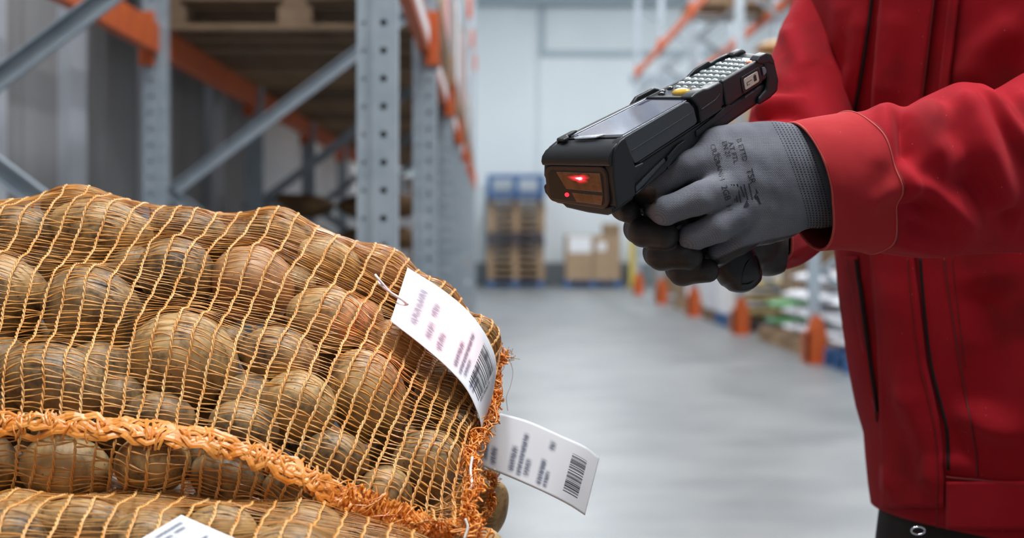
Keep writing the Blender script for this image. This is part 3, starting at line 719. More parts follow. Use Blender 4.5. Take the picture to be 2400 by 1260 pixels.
# (px, py, rx, ry, tilt deg, depth offset, skin, label)
POT = [
 (-30,690,150,103,8,0,'p','large smooth potato cut by the left edge of the frame'),
 (215,728,124,102,24,0.002,'d','muddy potato second from the left in the upper row of the bag'),
 (232,548,128,84,12,0,'p','broad potato high under the net crest with a pale worn top'),
 (415,640,96,84,20,0.004,'d','speckled potato behind the large round one, below the crest dip'),
 (426,842,132,116,10,-0.004,'y','large round pale potato in the middle of the left half'),
 (592,668,94,102,-60,0,'r','upright potato with a red-tinted right cheek under the highest net fold'),
 (128,895,132,92,14,-0.002,'d','long potato with a grey muddy right end just above the front seam on the left'),
 (655,838,98,72,15,0.006,'d','muddy potato tucked above the yellowish one in the centre'),
 (702,950,92,82,25,-0.002,'y','yellowish potato with a rounded lower end in the centre'),
 (862,930,92,118,-24,-0.004,'p','tall smooth yellow brown potato below the red-tinted one'),
 (772,748,102,74,14,0,'y','pale potato with pink flush below the open golden filaments'),
 (835,760,60,62,30,0.012,'r','small potato tinted with red scan light peeping right of the pale flushed one'),
 (935,822,84,70,32,0.004,'r','potato tinted with red scan light, partly hidden under the lower edge of the white tag'),
 (1046,942,78,70,35,-0.002,'d','ridged brown potato below the tag near the bag end'),
 (1000,1092,88,86,-30,-0.004,'d','round grooved potato at the lower right beside the frayed end seam'),
 (790,1070,80,62,20,0.002,'d','muddy potato between the yellowish one and the front seam'),
 (903,1155,66,66,-45,0.0,'p','small pale speckled potato just above the seam corner'),
 (572,1002,86,64,15,0.006,'d','flat dark potato resting behind the seam at the centre'),
 (365,990,88,62,8,0.008,'d','half hidden potato directly behind the front seam, left of centre'),
 (150,1098,112,80,6,-0.002,'y','wide potato hanging below the front seam on the left'),
 (360,1082,92,74,-8,0.0,'p','smooth brown potato below the seam, second from the left'),
 (532,1118,90,66,12,0.002,'d','dark mottled potato below the seam in the middle'),
 (690,1160,80,64,20,0.004,'d','shadowed potato below the sloping part of the seam'),
 (-40,1090,80,78,0,0.0,'d','dim potato below the seam at the left frame edge'),
 (40,545,96,62,0,0.006,'d','muddy potato high on the left under dense golden net'),
 (180,490,92,52,5,0.012,'d','potato right under the left crest of the bag'),
 (440,540,96,52,8,0.014,'d','potato under the long dip of the bag crest'),
 (660,546,82,54,22,0.006,'p','potato pushing up the central crest of the bag'),
 (890,640,88,60,28,0.006,'r','potato tinted with red scan light under the right shoulder of the bag'),
 (775,610,80,52,24,0.016,'y','yellow potato behind the stretched open net left of the shoulder'),
 (1018,716,74,56,38,0.006,'d','potato beside the upper edge of the tag at the bag shoulder'),
 (1108,812,62,72,20,0.006,'d','potato beneath the tag at the far upper corner of the bag'),
 (1072,1004,48,54,10,0.012,'d','dark potato deep behind the frayed end seam'),
 (-190,600,110,90,5,0,'d','potato just outside the left frame edge, upper row'),(-260,820,130,105,0,0,'p','potato just outside the left frame edge, middle row'),
 (-200,1080,110,80,0,0,'d','potato just outside the left frame edge, below the seam'),(-400,780,110,130,0,0,'d','potato at the hidden left end of the bag'),
 (-330,1010,100,90,0,0,'d','potato low at the hidden left end of the bag'),
]
SK = {'p':M_pot,'d':M_potdirty,'y':M_potpale,'r':M_potscanlit}
ells = []
def ell_axes(tilt, yaw=0.35, pitch=-0.5):
    t = math.radians(tilt); a = np.array([math.cos(t), 0, -math.sin(t)]); c = np.array([math.sin(t), 0, math.cos(t)]); b = np.array([0,1.0,0])
    return np.stack([a, b, c])
for i, (px, py, rx, ry, tl, dd, sk, lab) in enumerate(POT):
    Ys = look1(px, py); r = np.array([rx, min(rx,ry)*1.02, ry])*Ys/F
    Yc = Ys+r[1]*0.86+dd
    r = r*Yc/Ys
    ells.append([Pn(px, py, Yc), ell_axes(tl), r])
# push overlapping neighbours apart in depth (cheap, keeps their place in the picture)
for _ in range(40):
    for i in range(len(ells)):
        for j in range(i):
            a, b = ells[i], ells[j]; d = b[0]-a[0]; D = np.linalg.norm(d); u = d/D
            ra = 1/np.linalg.norm((a[1]@u)/a[2]); rb = 1/np.linalg.norm((b[1]@u)/b[2]); ov = 0.90*(ra+rb)-D
            if ov > 0:
                s = 1 if b[0][1] > a[0][1] else -1
                q = np.array([u[0]*.12, s*0.8, u[2]*.12])*ov*0.25
                f1 = 0.75 if s > 0 else 0.25
                b[0] = b[0]+q*f1*1.0; a[0] = a[0]-q*(1-f1)
E1 = [(c, R, r) for c, R, r in ells]
for i, (e, p) in enumerate(zip(E1, POT)): potato(e[0], e[1], e[2]*0.985, SK[p[6]], p[7], 'potatoes in the top bag', 100+i)
# potatoes deeper in the same bag, seen through the gaps
g = np.random.default_rng(5); deep = []
SIL = np.array([to_[:2] for to_ in [(-600,560),(-470,560),(-380,500),(-160,472),(60,452),(280,462),(480,486),(680,512),(880,592),(1020,668),(1108,742),(1160,822),(1175,1300),(1300,1400)]], float)
def covered(x, y):
    d = Pn(x, y, 1.0)-np.array([0,0,CAMH]); o = np.array([0,0,CAMH])
    for c0_, R0_, r0_ in E1+[(p, np.eye(3), np.full(3, r)) for p, r in deep]:
        q = R0_@(o-c0_)/r0_; dd = R0_@d/r0_; b = q@dd; D = b*b-(dd@dd)*(q@q-1)
        if D > 0: return True
    return False
for it in range(2600):
    x, y = g.uniform(-60, 1130), g.uniform(470, 1250)
    if covered(x, y): continue
    sil = np.interp(x, SIL[:,0], SIL[:,1])
    if y < sil+28: continue
    Ys = look1(x, y); px_ = None
    for tr in range(30):
        r0 = g.uniform(.015, .034); p = Pn(x+g.uniform(-25,25), y+g.uniform(-25,25), Ys+g.uniform(.035,.12))
        qx, qy = CX+p[0]/p[1]*F, CY-(p[2]-CAMH)/p[1]*F; rp = r0/p[1]*F*1.12
        if qx+rp > np.interp(qy, [800,822,930,1050,1238,1320], [1160,1166,1154,1106,1092,1080]): continue
        if any(qy+rp*math.sin(t_) < np.interp(qx+rp*math.cos(t_), SIL[:,0], SIL[:,1])+8 for t_ in np.arange(12)*.5236): continue
        if all(np.linalg.norm(p-c2) > (max(r2)*.5+min(r2)*.5+r0)*0.84 for c2, _, r2 in E1) and all(np.linalg.norm(p-c2) > .88*(r0+q2) for c2, q2 in deep): px_ = (p, r0); break
    if px_: deep.append(px_)
    if len(deep) >= 60: break
print('deep', len(deep))
for i, (p, r0) in enumerate(deep): potato(p, np.eye(3), np.array([r0*1.08, r0, r0*.98]), M_potdirty, 'dim potato deep inside the top bag, seen only through gaps between the front ones', 'potatoes deep in the top bag', 300+i, False)
bag1.wrap(E1+[(p, np.eye(3), np.array([r0*1.08,r0,r0*.98])) for p, r0 in deep])

B1 = empty('potato_bag', Pn(300, 1180, 1.36), 'orange netted potato bag on top of the pile, front seam and white tag showing', 'potato bag')
v_S = bag1.v_of_key(3); NC = 45
us = np.linspace(0.012, 0.985, NC)
for u in us: local(net_cord(bag1, u, -0.06, 0.98, B1, M_cord, drift=lambda v, u=u: 0.0012*np.sin(v*40+u*70)), B1)
local(net_filaments(bag1, us, 0.93, 1.022, 0.0017, B1, M_net, .0019), B1)
local(net_filaments(bag1, us, 0.022, 0.06, 0.0030, B1, M_net, .0016), B1)
local(net_filaments(bag1, us, 0.06, bag1.v_of_key(6), 0.0040, B1, M_net, .0016), B1)
local(net_filaments(bag1, us, bag1.v_of_key(6), 0.93, 0.0055, B1, M_net), B1)
local(seam_band(bag1, np.linspace(0.01, 0.985, 900), v_S, 0.0105, B1, M_seamband, 'front_seam', 0.0032, 1.15), B1)
local(seam_band(bag1, np.linspace(0.80, 0.985, 300), v_S-0.004, 0.011, B1, M_seamband, 'gathered_corner', 0.006, 1.6, 10, 0.03, 0.55), B1)
rp = K((1180,820,1.39),(1165,868,1.375),(1163,905,1.35),(1158,948,1.33),(1145,990,1.28),(1118,1030,1.22),(1103,1075,1.185),(1112,1135,1.15),(1098,1195,1.125),(1112,1250,1.11),(1100,1290,1.10))
local(frayed_edge(rp, [0.012,0.005,0.009,0.008,0.0085,0.011,0.008,0.0115,0.007,0.014,0.015], B1, M_seamband, 'end_seam', 620), B1)
for q_ in ([P(1107,1070,1.165),P(1103,1100,1.158),P(1106,1135,1.142),P(1098,1150,1.140)], [P(1090,1215,1.10),P(1096,1235,1.098),P(1088,1262,1.095)]):
    local(MB().tube(catmull([tuple(t) for t in q_], 20), 0.0010, 6).build('white_stitch', M_thread, B1, smooth=True), B1)
m = MB()
for k in range(16):
    a = Pn(1185+rng.uniform(-8,8), 830+rng.uniform(-12,18), 1.39); d = np.array([rng.uniform(.004,.012), rng.uniform(-.004,.004), rng.uniform(-.004,.005)])
    m.tube([a, a+d*.5+rng.normal(0,.001,3), a+d+rng.normal(0,.0015,3)], 0.0003, 4)
local(m.build('frayed_end', M_tan, B1), B1)
local(MB().tube(catmull(K((1192,838,1.39),(1202,870,1.39),(1196,905,1.385),(1187,930,1.38),(1190,962,1.38)), 24), 0.00026, 5).build('loose_thread', M_hair, B1), B1)

# ---- bag two (below, nearer) and bag three (behind at the right), bag four under them
def simple_bag(cx, cy, cz, lx, ly, lz, rz=0, nk=9):
    rr = []
    for u in np.linspace(-1, 1, nk):
        e = max(0.02, 1-abs(u)**3.0)**0.5
        ring = []
        for t in np.arange(10)/10*2*np.pi:
            y = -math.cos(t+math.pi*0.9); z = math.sin(t+math.pi*0.9+math.pi*0.0)
            y, z = math.cos(t), math.sin(t)
            ring.append(np.array([u*lx, -np.sign(y)*abs(y)**.8*ly*(.62+.38*e)*0-math.cos(t)*ly*(.55+.45*e), math.sin(t)*lz*(.12+.88*e)]))
        rr.append(ring)
    R = np.array([[math.cos(rz), math.sin(rz), 0],[-math.sin(rz), math.cos(rz), 0],[0,0,1]])
    return [[p@R+np.array([cx,cy,cz]) for p in ring] for ring in rr]
def fill_bag(name_lab, rings, seed, ncord, labels, group, hand=None, seen=None):
    bag = BagSurface(rings, 110, 170); g = np.random.default_rng(seed); es = list(hand or [])
    for t in range(6000):
        i = int(g.uniform(.06,.94)*bag.nu); j = g.integers(0, bag.nv); r0 = g.uniform(.031,.040); k = bag.G[i,j]-bag.N[i,j]*r0*g.choice([.9, .9, 2.9]); 
        ctr = bag.G[i].mean(0)
        if np.dot(k-ctr, bag.G[i,j]-ctr) < 0: continue
        kx, ky = CX+k[0]/k[1]*F, CY-(k[2]-CAMH)/k[1]*F
        if not seen(kx, ky): continue
        if all(np.linalg.norm(k-c) > (r[0]+r0)*0.93 for c, _, r in es): es.append((k, np.eye(3), np.array([r0*1.06, r0, r0])))
        if len(es) > 70: break
    for i, (c, R, r) in enumerate(es):
        potato(c, R, r*.985, [M_pot, M_potdirty, M_potpale][i % 3], labels[i] if i < len(labels) and labels[i] else labels[-1], group, seed*100+i, i < len(hand or []) or i < 40)
    bag.wrap(es, 0.010, 160)
    top = bag.G.reshape(-1,3); b = empty('potato_bag', (top[:,0].mean(), top[:,1].mean(), top[:,2].min()), name_lab, 'potato bag')
    us = np.linspace(.02,.98,ncord)
    for u in us: local(net_cord(bag, u, 0.0, 1.0, b, M_cord), b)
    local(net_filaments(bag, us, 0.0, 1.0, 0.0036, b, M_net), b)
    return bag, b
# bag two: top contour dips under bag one
c2 = simple_bag(-0.30, 1.115, 0.752, 0.345, 0.205, 0.112)
hand2 = []
for px, py, rx, ry, Y in ((195,1228,118,62,1.09),(20,1262,95,70,1.06),(520,1242,88,60,1.09),(345,1262,90,66,1.07),(-140,1240,110,70,1.08),(610,1300,70,70,1.10)):
    hand2.append((Pn(px,py,Y), ell_axes(4), np.array([rx, min(rx,ry)*1.0, ry])*Y/F))
L2 = ['broad potato bulging the top of the lower front bag','potato in the lower front bag at the left bottom corner','potato at the right shoulder of the lower front bag','potato under the white tag of the lower front bag','potato in the lower front bag left of the frame','potato at the sloping right end of the lower front bag','potato inside the lower front bag, mostly out of sight']
bag2, B2 = fill_bag('orange netted potato bag at the bottom front, crossed by a tag corner', c2, 21, 40, L2, 'potatoes in the lower front bag', hand2, lambda x, y: y < 1360 and -120 < x < 720)
# bag three: behind bag one, its rounded end shows right of the frayed seam
c3 = simple_bag(-0.215, 1.50, 0.790, 0.222, 0.15, 0.085, 0.0)
hand3 = [(Pn(1135,1195,1.40), ell_axes(20), np.array([56,56,80])*1.40/F), (Pn(1105,1110,1.44), ell_axes(0), np.array([60,60,60])*1.44/F), (Pn(1120,1290,1.36), ell_axes(0), np.array([70,60,60])*1.36/F)]
L3 = ['brown potato at the rounded end of the rear bag, below the second tag','potato in the rear bag just behind the frayed seam','potato low at the end of the rear bag','potato inside the rear bag, mostly out of sight']
bag3, B3 = fill_bag('orange netted potato bag lying behind, its rounded end below the second tag', c3, 33, 26, L3, 'potatoes in the rear bag', hand3, lambda x, y: x > 1060 and y < 1340)
local(frayed_edge(K((1138,1108,1.37),(1158,1120,1.372),(1152,1150,1.37),(1150,1180,1.37),(1140,1215,1.36)), [.004,.006,.005,.006,.005], B3, M_seamband, 'end_seam', 130, .0009, 9), B3)

# the pile under them, down to its pallet
pallet('brown', (-0.33, 1.29, 0), 0, 'brown pallet carrying the pile of potato bags')
for i in range(3): sack((-0.30, 1.29, .145+.163*i), .85, .66, .158, M_netbrown, 'full netted potato sack under the front bags, %s from the pallet' % ordn[i].replace('nearest','lowest'), 'sacks under the front bags', 0, 200+i, None, .012)

# ---- paper tags
def paper_mat():
    m = bpy.data.materials.new('white tag paper'); m.use_nodes = True; nt = m.node_tree; b = nt.nodes['Principled BSDF']
    b.inputs['Base Color'].default_value = (0.83,0.83,0.86,1); b.inputs['Roughness'].default_value = 0.5
    uv = nd(nt, 'ShaderNodeUVMap'); sp = nd(nt, 'ShaderNodeSeparateXYZ'); nt.links.new(uv.outputs[0], sp.inputs[0])
    # smudged lines of print: (u centre, half width, v from, v to)
    tot = None
    for uc, hw, v0, v1 in TEXTLINES:
        a = nd(nt, 'ShaderNodeMath', operation='SUBTRACT'); nt.links.new(sp.outputs[0], a.inputs[0]); a.inputs[1].default_value = uc
        a2 = nd(nt, 'ShaderNodeMath', operation='ABSOLUTE'); nt.links.new(a.outputs[0], a2.inputs[0])
        mr = nd(nt, 'ShaderNodeMapRange', interpolation_type='SMOOTHSTEP'); nt.links.new(a2.outputs[0], mr.inputs[0])
        mr.inputs[1].default_value = 0; mr.inputs[2].default_value = hw; mr.inputs[3].default_value = 1; mr.inputs[4].default_value = 0
        s1 = nd(nt, 'ShaderNodeMapRange', interpolation_type='SMOOTHSTEP'); nt.links.new(sp.outputs[1], s1.inputs[0]); s1.inputs[1].default_value = v0-.05; s1.inputs[2].default_value = v0+.05
        s2 = nd(nt, 'ShaderNodeMapRange', interpolation_type='SMOOTHSTEP'); nt.links.new(sp.outputs[1], s2.inputs[0]); s2.inputs[1].default_value = v1-.05; s2.inputs[2].default_value = v1+.05; s2.inputs[3].default_value = 1; s2.inputs[4].default_value = 0
        p = nd(nt, 'ShaderNodeMath', operation='MULTIPLY'); nt.links.new(mr.outputs[0], p.inputs[0]); nt.links.new(s1.outputs[0], p.inputs[1])
        p2 = nd(nt, 'ShaderNodeMath', operation='MULTIPLY'); nt.links.new(p.outputs[0], p2.inputs[0]); nt.links.new(s2.outputs[0], p2.inputs[1])
        if tot is None: tot = p2
        else:
            q = nd(nt, 'ShaderNodeMath', operation='MAXIMUM'); nt.links.new(tot.outputs[0], q.inputs[0]); nt.links.new(p2.outputs[0], q.inputs[1]); tot = q
    n = nd(nt, 'ShaderNodeTexNoise'); n.inputs['Scale'].default_value = 9; mp = nd(nt, 'ShaderNodeMapping'); mp.inputs['Scale'].default_value = (3,5,1)
    nt.links.new(uv.outputs[0], mp.inputs[0]); nt.links.new(mp.outputs[0], n.inputs['Vector'])
    k = nd(nt, 'ShaderNodeMath', operation='MULTIPLY'); nt.links.new(tot.outputs[0], k.inputs[0]); nt.links.new(n.outputs['Fac'], k.inputs[1])
    k2 = nd(nt, 'ShaderNodeMath', operation='MULTIPLY'); nt.links.new(k.outputs[0], k2.inputs[0]); k2.inputs[1].default_value = 2.0; k2.use_clamp = True
    mx = nd(nt, 'ShaderNodeMixRGB'); nt.links.new(k2.outputs[0], mx.inputs[0]); mx.inputs[1].default_value = (0.83,0.83,0.86,1); mx.inputs[2].default_value = (0.20,0.21,0.27,1)
    nt.links.new(mx.outputs[0], b.inputs['Base Color'])
    return m
TEXTLINES = [(.105,.042,.18,.82),(.19,.040,.14,.42),(.185,.040,.50,.74),(.255,.036,.10,.40),(.37,.030,.10,.52),(.415,.026,.08,.78),(.455,.026,.12,.40),(.53,.026,.08,.50),(.565,.024,.08,.34),(.555,.03,.70,.84)]
M_paper = paper_mat()
M_print = mk('black print', (0.02,0.02,0.025), 0.5)
BARS = []
gb = np.random.default_rng(17); xx = 0.0
while xx < 1: 
    wbar = gb.choice([.012,.012,.022,.034]); BARS.append((xx, min(xx+wbar,1))); xx += wbar+gb.choice([.012,.016,.028,.04])
def paper_tag(top, bot, label, digits=None, bu=(.70,.86), bv=(.16,.80), hole=True, nrm=-1):
    A = catmull(top, 60); B = catmull(bot, 60); V = np.linspace(0, 1, 24)
    G = np.stack([B+(A-B)*v for v in V], 1)                     # u along the tag, v across
    def at(u, v):
        u = np.clip(u, 0, 1)*59; i = np.minimum(np.floor(u).astype(int), 58); f = (u-i)[..., None]; vv = np.asarray(v)[..., None]
        b = B[i]*(1-f)+B[i+1]*f; a = A[i]*(1-f)+A[i+1]*f; return b+(a-b)*vv
    du = np.gradient(G, axis=0); dv = np.gradient(G, axis=1); N = np.cross(du, dv); N /= np.linalg.norm(N, axis=2, keepdims=True)
    if N[20,12][1] > 0: N = -N
    def nat(u, v): return N[np.clip((np.asarray(u)*59).astype(int),0,59), np.clip((np.asarray(v)*23).astype(int),0,23)]
    r = empty('paper_tag', tuple(G[0,12]), label, 'paper tag')
    m = MB().grid(G); o = m.build('paper', M_paper, None, smooth=True, solid=0.00025); local(o, r)
    uvl = o.data.uv_layers.new(name='UVMap')
    for lp in o.data.loops: i = lp.vertex_index; uvl.data[lp.index].uv = ((i//24)/59, (i%24)/23)
    m = MB()
    for a, b in BARS:
        v0 = bv[0]+(bv[1]-bv[0])*a; v1 = bv[0]+(bv[1]-bv[0])*b; us = np.linspace(bu[0], bu[1], 9)
        e = at(us, np.full(9, v0))+nat(us, np.full(9,(v0+v1)/2))*0.00025; f = at(us, np.full(9, v1))+nat(us, np.full(9,(v0+v1)/2))*0.00025
        m.grid(np.stack([e, f], 1))
    o = m.build('barcode', M_print, None); local(o, r)
    if digits:
        cu = bpy.data.curves.new('digits', 'FONT'); cu.body = digits; cu.size = 1; t = bpy.data.objects.new('digits', cu); C.objects.link(t)
        dg = bpy.context.evaluated_depsgraph_get(); me = bpy.data.meshes.new_from_object(t.evaluated_get(dg)); bpy.data.objects.remove(t)
        co = np.array([v.co for v in me.vertices]); w_ = co[:,0].max()
        vv = bv[0]+.04+(co[:,0]/w_)*(bv[1]-bv[0])*.62; uu = bu[1]+.022-co[:,1]*.032+0.006
        q = at(uu, vv)+nat(uu, vv)*0.0003
        for v, p in zip(me.vertices, q): v.co = p
        o = mesh_obj('digits', me, M_print); local(o, r)
    if hole:
        p = at(np.array([.05]), np.array([.42]))[0]; n = nat(np.array([.05]), np.array([.42]))[0]; t1 = np.cross(n, [0,0,1]); t1 /= np.linalg.norm(t1); t2 = np.cross(n, t1)
        m = MB(); ring = [tuple(p+n*.0004+(t1*math.cos(a)+t2*math.sin(a))*.0013) for a in np.arange(12)*math.pi/6]; m.add(ring, [tuple(range(12))])
        local(m.build('punched_hole', mk('hole shadow', (0.10,0.04,0.02), .8), None), r)
    return r, at
tt1 = K((955,627,1.330),(1030,674,1.318),(1095,727,1.308),(1140,787,1.302),(1163,855,1.305),(1150,945,1.318),(1137,985,1.325))
tb1 = K((915,752,1.262),(985,806,1.245),(1050,862,1.232),(1092,910,1.226),(1115,955,1.224),(1126,990,1.228),(1128,1008,1.232))
T1, at1 = paper_tag(tt1, tb1, 'white paper tag with sharp barcode curling over the top bag', '1001700365 9', (.50,.66), (.13,.86))
s0 = at1(np.array([.05]), np.array([.42]))[0]
m = MB()
for k, (x, y) in enumerate(((886,652),(893,668))):
    m.tube(catmull([s0+[0,-.001,0], s0+[-.004,-.003,.004], Pn(915,685,1.285), Pn(x,y,1.285), Pn(x-6,y-8,1.30)], 16), 0.0011, 6)
local(m.build('tie_string', M_thread, T1, smooth=True), T1)
tt2 = K((1128,952,1.385),(1150,962,1.385),(1235,985,1.383),(1320,1022,1.378),(1372,1046,1.374),(1405,1072,1.371))
tb2 = K((1112,1080,1.370),(1137,1095,1.370),(1205,1122,1.362),(1285,1158,1.354),(1335,1184,1.350),(1371,1207,1.346))
T2, at2 = paper_tag(tt2, tb2, 'white paper tag standing out over the floor behind the frayed seam', None, (.70,.86), (.17,.80), False)
m = MB().tube(catmull(K((1136,1096,1.37),(1160,1118,1.375),(1172,1104,1.372),(1158,1100,1.368)), 16), 0.0011, 6); local(m.build('tie_string', M_thread, T2, smooth=True), T2)
tt3 = K((425,1206,1.045),(470,1226,1.035),(530,1252,1.02),(640,1300,1.0),(760,1350,.98))
tb3 = K((330,1262,1.035),(375,1285,1.025),(440,1320,1.01),(550,1370,.99),(670,1420,.97))
T3, at3 = paper_tag(tt3, tb3, 'white paper tag corner on the lower front bag at the bottom edge', None, (.70,.86), (.17,.80), False)
# ------------------------------------------------------------ handheld scanner, built in millimetres of its own box: x front to rear, y near (-37) to far (+37), z 0 top to -45 bottom
M_rub = mk('black rubber bumper', (0.015,0.017,0.020), 0.42, bump=0.08, bscale=700, spec=0.45)
M_shell = mk('black scanner shell', (0.014,0.015,0.019), 0.42, bump=0.05, bscale=900, spec=0.5)
M_slate = mk('slate grey side panel', (0.055,0.065,0.075), 0.40, spec=0.5, bump=0.05, bscale=900)
M_deck = mk('keypad deck', (0.04,0.05,0.058), 0.28, 0.2)
M_key = mk('glossy silver key', (0.50,0.56,0.57), 0.18, 0.55)
M_keyblk = mk('black key', (0.012,0.014,0.018), 0.25)
M_keyyel = mk('yellow key', (0.80,0.46,0.03), 0.22, coat=0.5)
M_keyora = mk('orange key', (0.85,0.16,0.02), 0.25, coat=0.5)
M_screen = mk('display glass with added glow', (0.035,0.038,0.06), 0.09, spec=0.9, coat=1.0)
M_screen.node_tree.nodes['Principled BSDF'].inputs['Emission Color'].default_value = (0.40,0.42,0.62,1); M_screen.node_tree.nodes['Principled BSDF'].inputs['Emission Strength'].default_value = 0.22  # faint lavender glow added to lift the tone of the glass
M_chrome = mk('polished trim', (0.62,0.65,0.70), 0.15, 0.9)
M_cream = mk('cream battery label', (0.62,0.57,0.47), 0.5)
M_recess = mk('window frame tinted by aiming light', (0.05,0.022,0.015), 0.4)  # brown paints the red of the aiming light into the black frame
M_window = mk('reddish scan window', (0.20,0.065,0.035), 0.16, spec=0.8, coat=0.6, c2=(0.13,0.04,0.022), nscale=60, stretch=(1,6,0.3))
M_led = emis('red aiming light', (1.0,0.012,0.05), 1.6); M_ledc = emis('white hot core', (1.0,0.62,0.55), 6.0); M_led2 = emis('small red lamp', (0.9,0.02,0.04), 2.0)
M_greyled = mk('grey button', (0.17,0.19,0.23), 0.35)
CRN = {(0,0,0):P(1441,486,1.205),(1,0,0):P(1819,216,1.302),(0,1,0):P(1288,463,1.262),(1,1,0):P(1748,204,1.362),
       (0,0,1):P(1432,336,1.192),(1,0,1):P(1800,128,1.290),(0,1,1):P(1276,343,1.251),(1,1,1):P(1732,119,1.350)}
def S(x, y, z):
    a, b, c = x/200.0, (y+37)/74.0, (z+45)/45.0; v = Vector((0,0,0))
    for (i,j,k), p in CRN.items(): v += p*((a if i else 1-a)*(b if j else 1-b)*(c if k else 1-c))
    return v
SCN = empty('barcode_scanner', S(110, 0, -45), 'black rugged handheld barcode scanner with lit red window, screen and keypad, held in the gloves', 'scanner')
def sbox(name, mat, x0, x1, y0, y1, z0, z1, bevel=0.002, parent=None, seg=3, m=None):
    m = MB(); q = [S(x,y,z) for x,y,z in ((x0,y0,z0),(x1,y0,z0),(x1,y1,z0),(x0,y1,z0),(x0,y0,z1),(x1,y0,z1),(x1,y1,z1),(x0,y1,z1))]
    m.add(q, [(0,3,2,1),(4,5,6,7),(0,1,5,4),(1,2,6,5),(2,3,7,6),(3,0,4,7)])
    o = m.build(name, mat, None, smooth=True, bevel=bevel); o.modifiers['bevel'].segments = seg if bevel > .0008 else 2
    w_ = o.modifiers.new('wn', 'WEIGHTED_NORMAL')
    local(o, SCN) if parent is None else None
    if parent is not None: o.parent = parent; o.matrix_parent_inverse = parent.matrix_parent_inverse.copy() if False else Matrix.Identity(4)
    return o
def sprism(name, mat, poly, axis, a0, a1, bevel=0.0015, smooth=True):
    """poly of 2-D points, extruded along 'axis' from a0 to a1 (mm of the scanner box)"""
    def pt(u, v, a): return S(*( (a,u,v) if axis == 'x' else (u,a,v) if axis == 'y' else (u,v,a)))
    n = len(poly); m = MB(); m.add([pt(u,v,a0) for u,v in poly]+[pt(u,v,a1) for u,v in poly],
        [tuple(range(n))[::-1], tuple(range(n,2*n))]+[(i,(i+1)%n,n+(i+1)%n,n+i) for i in range(n)])
    o = m.build(name, mat, None, smooth=smooth, bevel=bevel)
    o.modifiers.new('wn', 'WEIGHTED_NORMAL'); return local(o, SCN)
def rr(x0, x1, y0, y1, r, n=5):
    p = []
    for cx, cy, a in ((x1-r,y1-r,0),(x0+r,y1-r,90),(x0+r,y0+r,180),(x1-r,y0+r,270)):
        for k in range(n+1): t = math.radians(a+90*k/n); p.append((cx+r*math.cos(t), cy+r*math.sin(t)))
    return p
def ell(cx, cy, rx, ry, n=16): return [(cx+rx*math.cos(2*math.pi*k/n), cy+ry*math.sin(2*math.pi*k/n)) for k in range(n)]
sbox('upper_housing', M_shell, 6, 197, -35.5, 35, -25.5, -3, 0.004)
sprism('lower_housing', M_shell, [(8,-25.9),(186,-25.9),(196,-30),(196,-42),(186,-46),(120,-45),(60,-46),(8,-45.5)], 'y', -34.5, 34.5, 0.004)
# front bumper: a rolled top bar, cheeks, lower lip
sprism('front_bumper', M_rub, [(-3.5,-15),(-4.4,-11),(-3.2,-7),(0.5,-3.6),(6,-2.0),(15,-1.4),(17,-3),(17,-12),(10,-16),(4,-16)], 'y', -38, 37.5, 0.005)
sprism('front_cheek', M_rub, [(0,-46),(-2,-24),(-1,-9),(3,-3.5),(9,-1.0),(15,-0.4),(16,-4),(24,-25),(34,-26),(34,-29),(22,-34),(22,-46)], 'y', -39.5, -30, 0.0036)
sprism('front_cheek', M_rub, [(0,-34),(-3,-24),(-1,-8),(4,-2),(12,0.2),(20,0),(22,-6),(22,-34)], 'y', 31.5, 38.5, 0.0028)
sprism('lower_lip', M_rub, [(-34,-33),(-37,-36),(-36,-44),(-28,-48.5),(6,-49.5),(30,-48.5),(38,-46),(38,-36)], 'x', -3, 22, 0.003) if False else sprism('lower_lip', M_rub, [(38,-32),(41,-34),(40,-40),(34,-46),(26,-48),(20,-48),(16,-50.5),(-8,-51.5),(-30,-51),(-37,-48.5),(-37,-44),(26,-44),(33,-40)], 'x', -2, 22, 0.0025)
# scan window in the front face
sprism('window_frame', M_recess, rr(-34, 35.5, -46, -15.2, 8), 'x', -3.6, 6, 0.0014)
sprism('window_recess', mk('black window recess', (0.006,0.005,0.005), .4), rr(-30, 31.5, -43.5, -18.5, 5), 'x', -4.1, 4, 0.0008)
sprism('scan_window', M_window, [(-27.5,-19.5),(21,-19.5),(11,-33.0),(-29,-33.0)], 'x', -4.6, 3, 0.0004)
sprism('lower_window', M_window, [(-29,-35.5),(5.5,-35.5),(0.5,-42.3),(-27,-42.3)], 'x', -4.6, 3, 0.0004)
M_glow = mk('aiming light behind the window', (0.20,0.065,0.035), 0.3); _nt = M_glow.node_tree; _b = _nt.nodes['Principled BSDF']
_a = nd(_nt, 'ShaderNodeAttribute', attribute_name='glow'); _r = ramp(_nt, [(0.0,(1,.02,.03)),(0.55,(1,.015,.05)),(0.8,(1,.45,.42)),(1.0,(1,.9,.85))]); _nt.links.new(_a.outputs['Fac'], _r.inputs[0]); _nt.links.new(_r.outputs[0], _b.inputs['Emission Color'])
_p = nd(_nt, 'ShaderNodeMath', operation='POWER'); _p.inputs[1].default_value = 2.2; _nt.links.new(_a.outputs['Fac'], _p.inputs[0]); _q = nd(_nt, 'ShaderNodeMath', operation='MULTIPLY'); _q.inputs[1].default_value = 5.0; _nt.links.new(_p.outputs[0], _q.inputs[0]); _nt.links.new(_q.outputs[0], _b.inputs['Emission Strength'])
m = MB(); vv = [S(-4.85,-5,-23.6)]; gl = [1.0]
